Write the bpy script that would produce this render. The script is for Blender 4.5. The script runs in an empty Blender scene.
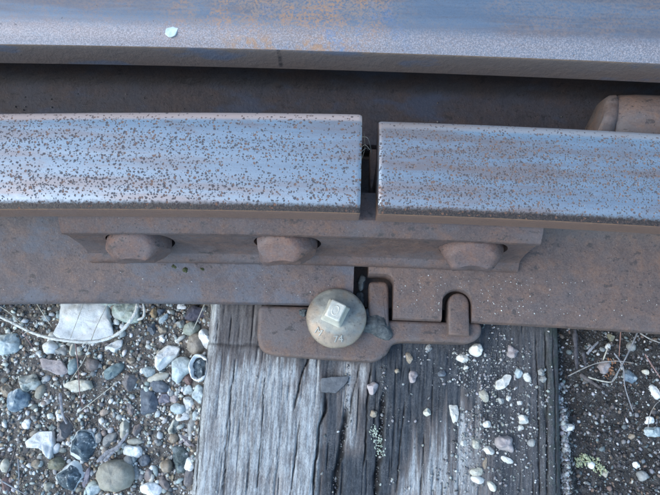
import bpy, bmesh, math, random
import numpy as np
from mathutils import Vector, Matrix, noise as mnoise

SC = bpy.context.scene
COL = SC.collection
random.seed(7)
RNG = np.random.default_rng(11)
R = math.radians

# ------------------------------------------------------------------ camera, sky, sun, exposure
cam_d = bpy.data.cameras.new('camera')
cam = bpy.data.objects.new('camera', cam_d)
COL.objects.link(cam)
cam_d.sensor_width = 36.0
cam_d.lens = 35.35
cam_d.clip_start = 0.01
cam_d.clip_end = 200.0
cam.location = (0, 0, 0.496)
cam.rotation_euler = (R(13), 0, R(1.7))
SC.camera = cam

world = bpy.data.worlds.new('World')
SC.world = world
world.use_nodes = True
wn = world.node_tree
bg = wn.nodes['Background']
sky = wn.nodes.new('ShaderNodeTexSky')
sky.sky_type = 'NISHITA'
sky.sun_disc = False
SUN_EL, SUN_AZ = R(47), R(252)            # azimuth from +Y towards +X
sky.sun_elevation = SUN_EL
sky.sun_rotation = SUN_AZ
sky.air_density = 1.0
sky.dust_density = 1.0
sky.ozone_density = 1.2
tint = wn.nodes.new('ShaderNodeMix')
tint.data_type = 'RGBA'; tint.blend_type = 'MULTIPLY'
tint.inputs[0].default_value = 1.0
tint.inputs[7].default_value = (0.94, 1.07, 1.04, 1)      # sky tint set like a white balance: paler, greener blue than a clear zenith
wn.links.new(sky.outputs[0], tint.inputs[6])
wn.links.new(tint.outputs[2], bg.inputs[0])
bg.inputs[1].default_value = 0.15

sun_d = bpy.data.lights.new('sun', 'SUN')
sun_d.energy = 0.7
sun_d.angle = R(45)
sun_d.color = (1.0, 0.96, 0.92)
sun = bpy.data.objects.new('sun', sun_d)
COL.objects.link(sun)
dirv = Vector((math.sin(SUN_AZ) * math.cos(SUN_EL), math.cos(SUN_AZ) * math.cos(SUN_EL), math.sin(SUN_EL)))
sun.rotation_euler = dirv.to_track_quat('Z', 'Y').to_euler()
sun.location = dirv * 5

SC.view_settings.view_transform = 'Standard'
SC.view_settings.look = 'None'
SC.view_settings.exposure = 1.36
SC.view_settings.gamma = 1
SC.view_settings.use_curve_mapping = False

# ------------------------------------------------------------------ measured places (millimetres)
STONES= [('large white chalky stone with a concave outline tucked against the rail foot', 'white', 'f', [(-220.2, 71.7), (-212.6, 68.7), (-199.4, 72.3), (-183.1, 70.4), (-180.0, 56.0), (-172.9, 42.0), (-186.9, 39.2), (-207.2, 37.0), (-223.6, 41.2), (-218.7, 53.3)], 14), ('pale mossy stone half under the rail, beside the large white stone', 'palegreen', 'f', [(-178.4, 65.1), (-170.3, 71.8), (-158.8, 70.6), (-155.7, 54.6), (-162.7, 52.8), (-176.7, 56.3)], 10),
("jagged white chip lying just below the cord's right bend", 'white', 'a', [(-186.1, 34.0), (-177.6, 36.7), (-167.7, 40.9), (-167.1, 34.6), (-172.9, 29.7), (-183.3, 30.2)], 6), ('thin greenish white slab peeping out from beneath the rail edge', 'palegreen', 'f', [(-195.4, 72.7), (-177.6, 72.4), (-173.1, 68.5), (-183.3, 65.8)], 10), ('pale blue angular stone at the left border under the cord', 'paleblue', 'a', [(-268.2, 40.9), (-254.2, 42.9), (-248.0, 32.8), (-252.6, 26.4), (-265.8, 24.5)], 10), ('pinkish grey curved shard with a sharp right tip', 'pinkgrey', 'f', [(-234.1, 24.7), (-225.1, 22.7), (-214.7, 22.2), (-207.2, 12.3), (-217.2, 10.5), (-228.1, 15.6)], 7), ('rounded white pebble directly below the cord', 'white', 'r', (-225.1, 32.0, 12.0, 10.4, 0), 8.8), ('speckled grey pebble right of the rounded white pebble below the cord', 'grey', 'r', (-216.4, 29.9, 9.6, 8.8, 20), 7.5), ('narrow upright cream pebble crossed by straws below the large white stone', 'cream', 'r', (-206.6, 31.1, 6.4, 10.4, 10), 5.4), ('blue green oblong pebble with a pale lower half beside the pinkish shard', 'bluegreen', 'r', (-205.5, 17.8, 8.0, 13.6, -12), 6.8), ('cream egg-shaped stone with grey blotches near the left border', 'mottled', 'r', (-238.9, 3.6, 19.2, 13.6, -6), 11.6), ('blue grey mottled stone just below the cream egg-shaped stone', 'bluemottled', 'a', (-244.8, -9.5, 16.8, 16.0, 30), 12.0), ('beige grey upright pebble right of the blue grey mottled stone', 'beige', 'r', (-229.0, -2.9, 7.2, 12.0, -22), 6.1), ('light tan pebble at the left border beside the cream egg-shaped stone', 'tan', 'r', (-254.8, -2.9, 8.0, 9.6, 30), 6.8), ('knobby cream stone with an uneven outline under the crossing straws', 'cream', 'a', [(-213.8, 2.1), (-205.7, 6.2), (-198.0, 8.0), (-190.1, 7.4), (-187.0, 1.4), (-194.6, -1.1), (-203.0, -2.9)], 7), ('smooth brown grey egg-shaped pebble right of the crossing straws', 'browngrey', 'r', (-189.6, 19.8, 11.2, 10.4, -25), 8.8), ('slanted blue green stone lying diagonally in open dirt', 'bluegreen', 'a', (-174.3, 14.1, 20.0, 8.8, 38), 6.6), ('grey brown trapezoid stone at the upper end of the long straw', 'greybrown', 'a', (-159.9, 7.5, 12.0, 15.2, -10), 9.0), ('blue grey five-sided slate slab standing in the dirt', 'slate', 'a', [(-150.0, 2.5), (-145.5, 4.1), (-139.6, -0.3), (-133.5, -7.7), (-135.0, -16.0), (-141.6, -20.7), (-147.3, -17.9)], 9), ('small brown oval pebble in the dirt left of the slate slab', 'browngrey', 'r', (-156.8, -13.7, 6.4, 10.4, 28), 5.4), ('small round tan pebble beside the slanted blue green stone', 'tan', 'r', (-159.8, 23.9, 7.2, 5.6, 10), 4.8), ('white angular stone with a pointed lower end', 'white', 'a', [(-139.1, 31.3), (-130.9, 37.1), (-120.5, 35.8), (-123.0, 27.9), (-130.3, 21.5), (-135.2, 14.4), (-139.6, 20.4)], 11), ('pale blue heart-shaped stone near the tie', 'paleblue', 'r', [(-126.4, 23.9), (-122.0, 27.1), (-116.5, 28.1), (-110.8, 25.1), (-108.7, 18.2), (-116.0, 11.9), (-120.3, 6.4), (-125.3, 10.1)], 12), ('light blue grey pebble touching the white pointed stone', 'paleblue', 'r', (-144.4, 15.0, 13.6, 8.0, -8), 6.8), ('long cream pebble below the white pointed stone', 'cream', 'r', (-136.4, 11.4, 17.6, 6.4, 16), 5.4), ('dark blue grey flat stone under the long cream pebble', 'slate', 'a', (-137.0, 3.6, 16.0, 9.6, -5), 7.2), ('rounded brown granite stone against the tie edge near the rail', 'brownstone', 'r', (-107.9, 38.5, 14.4, 16.8, 8), 12.2), ('round greenish grey stone above the brown granite stone', 'greengrey', 'r', (-113.0, 50.3, 12.8, 12.0, 0), 10.2), ('white stone squeezed between the brown granite stone and the tie', 'white', 'r', (-98.8, 42.0, 12.0, 16.8, 8), 10.2), ('reddish brown stub of stone below the heart-shaped stone', 'redbrown', 'a', (-112.6, 10.5, 8.0, 9.6, 0), 6.0), ('pale blue stone below the reddish brown stub', 'paleblue', 'a', (-113.5, 2.0, 12.0, 8.0, -10), 6.0), ('pale blue grey stone leaning on the tie below the hollow flint', 'paleblue', 'a', (-101.3, -0.7, 11.2, 13.6, 15), 8.4), ('creamy white stone pointing up left, in the row along the tie', 'white', 'a', (-110.2, -7.7, 10.4, 12.0, 25), 7.8), ('oval pale blue grey stone left of the creamy white stone', 'paleblue', 'r', (-118.5, -12.5, 12.8, 8.0, -5), 6.8), ('low white stone below the oval pale blue grey stone', 'white', 'r', (-114.3, -18.4, 12.0, 6.4, 5), 5.4), ('small pinkish pebble between the heart-shaped stone and the oval stone', 'pinkgrey', 'r', (-123.2, -5.1, 6.4, 7.2, 0), 5.4), ('purple grey wedge stone right of the slate slab', 'purple', 'a', (-130.9, -5.3, 10.4, 8.0, 0), 6.0), ('thin white splinter of stone standing near the flat blue grey stone', 'white', 'a', (-128.0, 1.6, 4.0, 10.4, 15), 3.0), ('narrow grey white stone wedged against the tie', 'paleblue', 'a', (-104.4, -17.4, 5.6, 12.0, -8), 4.2), ('light blue triangular stone below the rail foot', 'paleblue', 'a', [(-140.1, 53.7), (-140.7, 60.1), (-132.9, 62.7), (-133.3, 57.9), (-136.8, 52.2)], 6), ('pale grey nugget left of the greenish grey stone', 'grey', 'a', (-122.6, 54.2, 8.8, 7.2, 0), 5.4), ('white sliver of stone at the rail edge left of the tie', 'white', 'a', (-124.0, 68.0, 8.8, 4.0, -10), 3.0), ('small tan nugget in the dirt below the light blue triangular stone', 'tan', 'a', (-136.7, 49.0, 7.2, 6.4, 0), 4.8), ('tiny upright white pebble above the white pointed stone', 'white', 'r', (-136.1, 41.1, 4.8, 5.6, -30), 4.1),
("dark slate block right of the cord's end", 'slate', 'a', (-146.0, 50.2, 10.4, 11.2, 5), 7.8), ('dark blue stone beneath the rail edge right of the cord', 'slate', 'a', (-139.6, 64.2, 8.8, 6.4, 0), 4.8), ('orange tan pebble beneath the rail edge beside the cord', 'orange', 'r', (-145.1, 62.4, 5.6, 8.0, 0), 4.8), ('dark purple rock in the shade between rail foot and tie', 'darkpurple', 'a', (-110.8, 62.4, 22.4, 12.0, -8), 9.0), ('white star-shaped stone with a long lower tip', 'white', 'f', [(-234.8, -40.5), (-225.8, -32.8), (-214.4, -31.8), (-212.2, -42.7), (-213.0, -54.4), (-220.3, -45.2), (-231.9, -44.8)], 10), ('brown grey blocky stone right of the white star-shaped stone', 'greybrown', 'a', [(-214.1, -27.3), (-206.1, -23.3), (-197.2, -26.8), (-198.5, -35.0), (-209.4, -40.5)], 10), ('broken dark blue flint with a white rind, upper one of the pair', 'flint', 'a', [(-204.5, -38.0), (-199.7, -33.5), (-192.5, -29.6), (-182.9, -32.2), (-178.8, -41.7), (-180.9, -50.5), (-186.3, -55.7), (-195.9, -52.3), (-202.7, -46.7)], 13), ('broken dark blue flint, lower one of the pair', 'flint', 'a', [(-210.2, -67.2), (-203.0, -57.7), (-197.5, -53.2), (-188.9, -55.1), (-185.9, -61.5), (-188.6, -70.2), (-191.5, -78.1), (-203.3, -73.4)], 12), ('olive brown stone behind the lower flint', 'olive', 'a', (-209.5, -55.9, 13.6, 10.4, 30), 7.8), ('big smooth beige cobble at the bottom edge', 'beige', 'r', [(-177.2, -64.6), (-175.2, -55.9), (-168.0, -52.1), (-159.0, -51.1), (-150.2, -55.2), (-147.1, -63.7), (-150.1, -71.6), (-161.0, -75.5), (-171.7, -73.7)], 16), ('little white oval pebble between star-shaped stone and upper flint', 'white', 'r', (-210.8, -45.1, 4.8, 8.0, -15), 4.1), ('little pale pebble right of the upper flint', 'grey', 'r', (-179.3, -36.0, 5.6, 8.8, -10), 4.8), ('grey pebble with a pointed end above the weathered wood splinter', 'grey', 'r', (-170.4, -37.2, 8.0, 12.0, -35), 6.8), ('small white triangular stone left of the star-shaped stone', 'white', 'a', (-236.3, -26.6, 6.4, 10.4, -15), 4.8), ('white flake above the brown grey blocky stone', 'white', 'a', (-211.4, -22.1, 10.4, 5.6, -10), 4.2), ('tan pebble below the star-shaped stone', 'tan', 'r', (-225.0, -57.2, 7.2, 7.2, 0), 6.1), ('creamy pebble at the left border near the bottom corner', 'cream', 'r', (-248.5, -58.6, 7.2, 10.4, 0), 6.1), ('cream grey pebble at the bottom left of the lower flint', 'beige', 'r', (-214.4, -73.4, 8.8, 7.2, 10), 6.1), ('red brown stone cut by the lower left corner', 'redbrown', 'a', (-246.2, -73.6, 8.8, 12.0, 0), 6.6), ('long violet grey stone standing between lower flint and beige cobble', 'purple', 'a', (-185.3, -67.0, 4.8, 17.6, -15), 3.6), ('pale blue chip at the bottom between flint and beige cobble', 'paleblue', 'a', (-179.9, -74.5, 12.8, 9.6, 30), 7.2), ('smooth upright cream oval pebble above the big beige cobble', 'cream', 'r', (-159.6, -29.5, 8.0, 13.6, 4), 6.8), ('thin yellowish flat pebble above the white and blue stone', 'cream', 'r', (-150.7, -38.2, 13.6, 4.8, -5), 4.1), ('white stone with a blue grey right end, above the beige cobble', 'white', 'a', (-150.9, -46.1, 16.0, 10.4, -20), 7.8), ('blue grey chip right of the white stone above the beige cobble', 'slate', 'a', (-142.1, -51.8, 8.8, 8.8, -30), 6.6), ('white stone with dark streaks near the tie', 'mottled', 'a', (-121.3, -26.1, 8.0, 12.0, -15), 6.0), ('pinkish purple pointed shard leaning towards the tie', 'pinkgrey', 'a', [(-116.6, -27.5), (-110.8, -32.5), (-101.5, -43.3), (-108.5, -41.3), (-114.4, -35.6)], 6), ('tall pale grey stone pressed against the tie side', 'grey', 'a', (-106.7, -25.7, 7.2, 17.6, -8), 5.4), ('tan pebble left of the pinkish purple pointed shard', 'tan', 'r', (-120.6, -34.3, 7.2, 8.0, 0), 6.1), ('dark green blue rough stone by the tie near the bottom', 'darkgreen', 'a', [(-121.2, -40.0), (-115.1, -39.9), (-108.7, -43.3), (-105.6, -54.2), (-108.8, -61.5), (-116.1, -64.6), (-117.7, -54.5)], 10), ('white square pebble against the tie beside the dark green blue stone', 'white', 'a', (-106.0, -53.6, 8.0, 9.6, 0), 6.0), ('round tan pebble left of the dark green blue stone', 'tan', 'r', (-124.0, -55.6, 8.8, 10.4, 10), 7.5), ('white rounded stone at the bottom edge right of the beige cobble', 'white', 'r', (-133.7, -73.0, 16.0, 10.4, -5), 8.8), ('slim brown pebble right of the beige cobble', 'browngrey', 'r', (-137.5, -62.6, 5.6, 10.4, 0), 4.8), ('brown wedge of stone left of the bottom of the tie', 'greybrown', 'a', (-105.2, -63.7, 8.0, 13.6, 0), 6.0), ('brown flake at the bottom beside the white rounded stone', 'browngrey', 'a', (-124.8, -68.0, 6.4, 12.0, 30), 4.8), ('slender pale pebble hugging the right side of the beige cobble', 'grey', 'r', (-146.9, -60.8, 4.8, 11.2, 8), 4.1), ('grey pebble touching the top right of the beige cobble', 'grey', 'r', (-153.6, -52.1, 7.2, 8.8, 35), 6.1), ('brown pebble right of the upright cream oval pebble', 'browngrey', 'r', (-149.7, -29.2, 7.2, 10.4, -20), 6.1), ('small bright white chip among twigs near the rail', 'white', 'a', (223.1, 45.5, 4.8, 7.2, -25), 3.6), ('pale blue stone beside orange leaf bits', 'bluemottled', 'a', (238.9, 23.2, 12.8, 9.6, -10), 7.2), ('pale brown round stone under the crossing twigs', 'pinkgrey', 'r', (218.6, 30.3, 10.4, 11.2, 0), 8.8), ('blue white angular stone at the right border', 'paleblue', 'a', [(244.1, -16.7), (251.2, -14.3), (261.1, -15.5), (260.5, -22.2), (248.2, -23.3)], 8), ('white pebble just above the blue white angular stone at the right border', 'white', 'a', (251.4, -10.6, 7.2, 7.2, 0), 5.4), ('long white stone cut by the right border below the twigs', 'white', 'a', (257.3, 12.3, 6.4, 15.2, 25), 4.8),
("white pebble on the grey crust beside the tie's mossy edge", 'white', 'r', (183.8, -17.1, 9.6, 6.4, 5), 5.4), ('pale speckled pebble in dark soil near the bottom right corner', 'grey', 'r', (242.3, -51.9, 8.0, 8.0, 0), 6.8), ('small white pebble left above the pale speckled pebble, bottom right', 'white', 'a', (239.1, -44.2, 6.4, 4.8, 0), 3.6), ('small pale tan pebble below the right green sprig', 'cream', 'r', (214.8, -51.4, 6.4, 5.6, -20), 4.8), ('white pebble between the two halves of the green sprig', 'white', 'r', (203.8, -45.2, 5.6, 5.6, 0), 4.8), ('tan pebble in the middle of the dark soil right of the tie', 'tan', 'r', (237.6, -23.0, 6.4, 4.8, 0), 4.1), ('yellowish pebble near the purple twig at the right border', 'cream', 'r', (251.6, 26.8, 5.6, 4.8, 0), 4.1), ('dark grey pebble beneath the rail edge right of the red stalk', 'grey', 'r', (241.7, 46.7, 7.2, 7.2, 0), 6.1), ('grey pebble near the rail between the green leaf bits and red stalk', 'olive', 'r', (225.7, 54.2, 7.2, 6.4, 0), 5.4)]
TIE_PEBBLES= [('pinkish tan pebble resting beside the split in the tie', 'pinkgrey', 'r', (32.5, 7.7, 8.8, 9.6, 0), 7.5), ('small tan pebble just above the pale green lichen', 'tan', 'r', (33.6, -11.5, 5.6, 5.6, 0), 4.8),
("tan flake of stone below the tie plate's right half", 'tan', 'a', (60.0, 31.2, 4.8, 8.8, 15), 3.6), ('brownish two-lobed chip on the dark wood', 'pinkgrey', 'a', (63.0, 17.6, 7.2, 10.4, -25), 5.4), ('off white rounded pebble left of the tall white chip', 'cream', 'r', (74.4, -8.8, 6.4, 5.6, 0), 4.8), ('tall white chip on the tie, narrower at its foot', 'white', 'a', [(90.3, -3.2), (97.2, -3.0), (97.8, -8.8), (97.0, -16.9), (93.9, -17.0), (91.8, -11.2)], 5), ('bluish grey pebble on dark wood below the tie plate', 'slate', 'r', (85.3, 20.5, 6.4, 5.6, 0), 4.8),
("large white pebble below the tie plate's right corner", 'white', 'r', (112.0, 38.7, 11.2, 10.4, 10), 8.8),
("white pebble left below the large white pebble at the tie plate's right corner", 'white', 'r', (101.4, 32.3, 8.8, 7.2, 0), 6.1), ('pinkish grey upright stone near the rail on the tie', 'pinkgrey', 'a', (140.0, 38.1, 8.0, 10.4, -15), 6.0), ('blue white wedge-shaped chip right above the bean-shaped stone', 'paleblue', 'a', (144.3, 22.3, 6.4, 8.8, 10), 4.8), ('white triangular pebble right of the blue white wedge chip', 'white', 'a', (151.0, 19.5, 6.4, 7.2, 20), 4.8), ('white bean-shaped stone, brightest on the tie', 'white', 'f', [(126.0, 9.0), (126.2, 15.7), (131.6, 18.1), (134.0, 21.9), (139.3, 19.9), (136.8, 13.8), (131.4, 9.9)], 7), ('lumpy white crumb left below the bean-shaped stone', 'cream', 'a', (117.0, 4.3, 7.2, 11.2, 25), 5.4), ('white round pebble right of the middle of the tie', 'white', 'r', (146.5, -12.5, 8.0, 8.0, 0), 6.8), ('white pebble touching the lower left of the round one at right of the tie', 'white', 'r', (144.4, -18.4, 4.8, 4.8, 0), 4.1), ('white blocky pebble in the middle of the grit on the tie', 'white', 'a', (118.9, -16.2, 7.2, 5.6, 0), 4.2), ('large pinkish grey oval stone, biggest on the tie', 'pinkgrey', 'r', (132.8, -30.8, 16.8, 11.2, -18), 9.5), ('white pebble left below the big pinkish grey oval stone', 'white', 'a', (119.8, -35.0, 8.8, 6.4, -30), 4.8), ('cream pebble with a flat top left of the white pebble on the gritty tie', 'cream', 'a', (111.0, -30.9, 6.4, 7.2, 0), 4.8), ('small round white pebble farthest left in the lower grit', 'white', 'r', (101.3, -30.5, 4.8, 4.8, 0), 4.1), ('grey tan pebble right of the big pinkish grey oval stone', 'grey', 'a', (152.2, -29.0, 6.4, 5.6, 20), 4.2), ('white oblong stone in the bottom cluster on the tie', 'white', 'r', (111.2, -56.5, 10.4, 5.6, -20), 4.8), ('white crumbly piece just above the oblong stone of the bottom cluster', 'cream', 'a', (110.6, -50.9, 9.6, 6.4, 10), 4.8), ('slim tan sliver standing above the bottom cluster', 'tan', 'a', (116.9, -45.1, 3.2, 8.8, -10), 2.4), ('cream wedge at the lower right of the bottom cluster', 'cream', 'a', (121.6, -60.4, 4.8, 8.8, 30), 3.6), ('string of white crumbs below the big pinkish grey oval stone', 'white', 'a', (133.3, -41.8, 9.6, 4.0, -25), 3.0),
("grey pebble on the tie's outer grooves, upper of two", 'grey', 'r', (161.9, 23.6, 5.6, 5.6, 0), 4.8),
("grey pebble on the tie's outer grooves, lower of two", 'grey', 'a', (162.6, 18.3, 5.6, 5.6, 0), 4.2), ('grey pebble below the bean-shaped stone', 'grey', 'r', (130.0, 1.0, 5.6, 4.8, 0), 4.1), ('tiny white pebble right below the bean-shaped stone', 'white', 'r', (136.2, 3.4, 4.0, 5.6, 0), 3.4),
("low white chip right of the grit's middle", 'white', 'a', (144.6, -0.1, 4.8, 3.2, 0), 2.4),
("grey brown flake below the rail foot at the plate's notch", 'grey', 'a', (75.5, 39.3, 4.8, 6.4, -20), 3.6), ('tiny tan pebble at the left of the dark wood below the plate', 'tan', 'a', (50.9, 21.1, 4.0, 4.0, 0), 3.0), ('small white pebble under the large white pebble by the plate', 'white', 'r', (103.9, 24.9, 4.0, 4.0, 0), 3.4)]
TWIGS= [('long pale straw running from grey brown trapezoid stone down left', 'straw', 'straw', 0.55, [(-195.5, -18.5, -20.0), (-184.2, -9.2, -20.0), (-164.9, 7.4, -20.0)]), ('straw crossing the large white stone from the rail edge', 'straw', 'straw', 0.5, [(-194.3, 70.0, -8.0), (-197.9, 54.2, -8.0), (-202.2, 37.8, -8.0)]),
("straw from the rail edge over the white stone's right side down to the knobby stone", 'straw', 'straw', 0.5, [(-175.9, 68.5, -10.0), (-184.4, 45.5, -10.0), (-189.7, 23.8, -10.0), (-199.2, 6.1, -10.0)]), ('pinkish stalk bending down from the cord to the dirt', 'stalk', 'pinkstem', 0.6, [(-203.4, 38.1, -21.0), (-198.7, 18.7, -21.0), (-194.4, -4.2, -21.0), (-189.9, -16.9, -21.0)]), ('thin straw at the left border above the cord', 'straw', 'straw', 0.5, [(-267.5, 64.2, -16.0), (-255.4, 57.4, -16.0), (-243.0, 48.3, -16.0)]),
("thin straw slanting down from the rail to the white stone's left corner", 'straw', 'straw', 0.6, [(-238.9, 70.7, -16.0), (-230.1, 58.9, -16.0), (-220.7, 47.3, -16.0)]),
("thin brown stem crossing the pinkish shard's left end", 'stem', 'pinkstem', 0.5, [(-245.3, 43.0, -19.0), (-237.8, 34.5, -19.0), (-230.8, 23.8, -19.0)]), ('short straw in front of the round greenish grey stone', 'straw', 'straw', 0.6, [(-100.3, 69.1, -10.0), (-104.2, 58.0, -10.0), (-108.1, 47.7, -10.0)]),
("straw hanging down along the tie's corner", 'straw', 'straw', 0.5, [(-95.2, 68.2, -8.0), (-93.1, 61.2, -8.0), (-92.0, 55.8, -8.0)]), ('weathered grey wood splinter above the beige cobble', 'wood_splinter', 'greywood', 2.2, [(-175.1, -53.1, -19.0), (-168.2, -46.4, -19.0), (-160.4, -41.1, -19.0), (-153.7, -31.3, -19.0)]), ('short grey wood splinter in front of the longer one', 'wood_splinter', 'greywood', 1.4, [(-169.2, -52.1, -17.0), (-163.1, -45.4, -17.0), (-158.1, -41.6, -17.0)]), ('curled grey bark strip in a hollow left of centre', 'bark_strip', 'greywood', 1.6, [(-209.8, -3.1, -20.0), (-208.0, -11.4, -20.0), (-205.3, -20.3, -20.0), (-201.5, -26.1, -20.0)]), ('blue grey stalk standing in the bottom left corner', 'stalk', 'bluestem', 0.8, [(-235.6, -52.8, -20.0), (-233.2, -65.0, -20.0), (-232.0, -79.3, -20.0)]), ('blue grey stalk lying across the bottom left corner', 'stalk', 'bluestem', 0.9, [(-244.6, -68.7, -18.0), (-234.9, -73.4, -18.0), (-222.0, -79.4, -18.0)]), ('dark twig behind the star-shaped stone', 'twig', 'darkwood', 0.7, [(-203.5, -19.5, -21.0), (-199.0, -24.6, -21.0), (-195.4, -29.0, -21.0)]), ('dark twig at the left of the tan pebble near the bottom left', 'twig', 'darkwood', 1.0, [(-239.4, -43.6, -22.0), (-241.0, -53.9, -22.0), (-244.5, -67.0, -22.0)]), ('red brown stalk hanging from the rail edge', 'stalk', 'redstem', 0.6, [(225.9, 59.4, -12.0), (224.4, 48.5, -12.0), (222.8, 36.9, -12.0)]), ('grey twig slanting down left from the rail, over the others', 'twig', 'bluestem', 0.9, [(241.9, 58.1, -18.0), (234.5, 43.8, -18.0), (227.3, 31.2, -18.0), (217.8, 17.1, -18.0)]), ('pale curved straw hooked under the grey twig', 'straw', 'straw', 0.8, [(201.4, 21.3, -21.0), (212.2, 18.6, -21.0), (220.7, 18.8, -21.0), (226.9, 29.0, -21.0)]), ('purplish grey twig bending down through the crossing', 'twig', 'bluestem', 0.8, [(222.2, 40.4, -19.0), (228.4, 29.7, -19.0), (228.9, 14.4, -19.0), (233.7, -4.3, -19.0)]), ('thin dry twig lying nearly level across the others', 'twig', 'greystem', 0.6, [(184.7, 21.5, -18.0), (205.5, 31.3, -18.0), (222.1, 34.1, -18.0), (236.8, 33.0, -18.0)]), ('flat wood sliver below the level twig', 'wood_splinter', 'darkwood', 2.0, [(195.6, 23.5, -22.0), (203.2, 18.3, -22.0), (212.2, 12.5, -22.0)]), ('dark bark piece standing beside the tie under the rail', 'bark_strip', 'darkbark', 2.6, [(193.6, 57.9, -22.0), (193.5, 42.1, -22.0), (193.5, 27.3, -22.0)]), ('short dark bark piece right of the tall one', 'bark_strip', 'darkbark', 1.8, [(199.8, 40.8, -24.0), (200.9, 33.8, -24.0), (201.4, 28.4, -24.0)]), ('blue grey bark curl above the short dark bark piece', 'bark_strip', 'bluestem', 1.6, [(202.1, 39.2, -22.0), (206.3, 44.0, -22.0), (211.4, 48.9, -22.0)]), ('thin pale twig from the rail to the right border', 'twig', 'greystem', 0.8, [(242.4, 56.4, -16.0), (249.9, 51.9, -16.0), (260.5, 48.3, -16.0)]), ('purple twig at the right border below the thin pale one', 'twig', 'pinkstem', 0.8, [(246.9, 40.4, -20.0), (252.4, 30.5, -20.0), (260.0, 18.4, -20.0)]), ('short pale splinter left of the bright white chip', 'wood_splinter', 'straw', 0.8, [(214.0, 34.8, -21.0), (216.8, 41.1, -21.0), (218.6, 45.1, -21.0)]), ('hair-thin stem curving beside the blue white stone, right border', 'stem', 'greystem', 0.4, [(245.7, -15.9, -22.0), (248.0, -6.1, -22.0), (253.4, 2.3, -22.0), (259.9, 6.3, -22.0)])]
CORD= [(-264.4, 55.8), (-249.4, 49.3), (-232.9, 42.1), (-216.9, 37.9), (-201.2, 36.1), (-187.3, 35.8), (-175.2, 38.4), (-164.2, 44.1), (-156.6, 52.8), (-152.7, 60.7), (-152.8, 70.1)]
CORD_FRAY= [(-151.8, 54.0), (-147.4, 56.4), (-147.1, 61.9), (-149.4, 69.7)]
CRACKS= [([(-15.0, 35.2), (-21.4, 19.7), (-25.9, -2.9), (-27.8, -11.9)], 1.2800000000000002, 5), ([(-3.2, 3.7), (-3.5, -9.7), (-7.0, -20.8), (-8.6, -39.0), (-10.5, -70.9), (-10.6, -88.2)], 1.7600000000000002, 7), ([(13.1, -5.5), (9.5, -40.6), (6.2, -59.2), (5.5, -87.7)], 3.6, 10), ([(30.9, 25.1), (28.3, -5.0), (28.0, -29.2), (26.9, -52.2)], 1.2800000000000002, 5), ([(41.2, 6.5), (39.9, -17.9), (38.0, -45.4), (36.1, -69.5), (35.7, -93.6)], 3.6, 11), ([(22.4, 27.1), (16.8, -1.7), (15.0, -20.1)], 0.96, 3), ([(-22.2, -17.6), (-24.8, -46.6), (-27.3, -74.9)], 0.8, 3), ([(-74.3, 25.8), (-76.8, -19.2), (-77.5, -76.3)], 0.7200000000000001, 2.5), ([(-50.9, 22.7), (-50.6, -25.7), (-52.4, -75.6)], 0.7200000000000001, 2.5), ([(61.0, 29.8), (59.6, -0.4)], 0.6400000000000001, 2), ([(72.5, -22.1), (68.6, -72.0)], 0.8, 2.5), ([(166.5, 56.1), (165.6, 2.8), (162.3, -69.2)], 1.2800000000000002, 4), ([(158.6, 55.8), (158.7, 2.6), (157.1, -69.4)], 0.96, 3), ([(172.7, 56.3), (172.5, 3.0), (169.7, -69.0)], 1.04, 3), ([(57.3, -0.5), (53.7, -37.1), (50.9, -72.5)], 0.96, 3), ([(-89.0, 60.2), (-91.1, 32.9)], 0.6400000000000001, 2), ([(-79.0, 62.9), (-80.4, 37.1)], 0.6400000000000001, 2), ([(-97.6, 48.2), (-98.8, -19.8), (-97.4, -76.9)], 0.96, 3)]

# ------------------------------------------------------------------ helpers
def tag(o, label=None, cat=None, group=None, kind=None):
    if label: o['label'] = label
    if cat: o['category'] = cat
    if group: o['group'] = group
    if kind: o['kind'] = kind
    return o

def empty(name, loc=(0, 0, 0)):
    o = bpy.data.objects.new(name, None)
    o.empty_display_size = 0.01
    o.location = loc
    COL.objects.link(o)
    return o

def link(name, me, mat=None, parent=None):
    o = bpy.data.objects.new(name, me)
    COL.objects.link(o)
    if mat: me.materials.append(mat)
    if parent:
        o.parent = parent
        o.location = -parent.location if parent.parent is None else (0, 0, 0)
    return o

def mesh_np(name, v, f, sharp=None, smooth=True):
    me = bpy.data.meshes.new(name)
    me.from_pydata([tuple(p) for p in v], [], [tuple(q) for q in f])
    me.update()
    if smooth:
        me.shade_smooth()
        if sharp: me.set_sharp_from_angle(angle=R(sharp))
    return me

def fast_mesh(name, V, F):
    """V (n,3), F (m,k) with constant k"""
    me = bpy.data.meshes.new(name)
    m, k = F.shape
    me.vertices.add(len(V)); me.vertices.foreach_set('co', np.ascontiguousarray(V, dtype=np.float32).ravel())
    me.loops.add(m * k); me.loops.foreach_set('vertex_index', np.ascontiguousarray(F, dtype=np.int32).ravel())
    me.polygons.add(m); me.polygons.foreach_set('loop_start', np.arange(0, m * k, k, dtype=np.int32))
    me.update(calc_edges=True)
    me.validate()
    return me

def attr(me, name, vals):
    a = me.attributes.new(name, 'FLOAT', 'POINT')
    a.data.foreach_set('value', np.asarray(vals, dtype=np.float32))

def attr_col(me, name, vals):
    a = me.attributes.new(name, 'FLOAT_COLOR', 'POINT')
    c = np.ones((len(vals), 4), dtype=np.float32); c[:, :3] = vals
    a.data.foreach_set('color', c.ravel())

def bm_mesh(name, bm, sharp=35):
    bmesh.ops.recalc_face_normals(bm, faces=bm.faces)
    me = bpy.data.meshes.new(name)
    bm.to_mesh(me); bm.free()
    me.shade_smooth()
    me.set_sharp_from_angle(angle=R(sharp))
    return me

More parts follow.
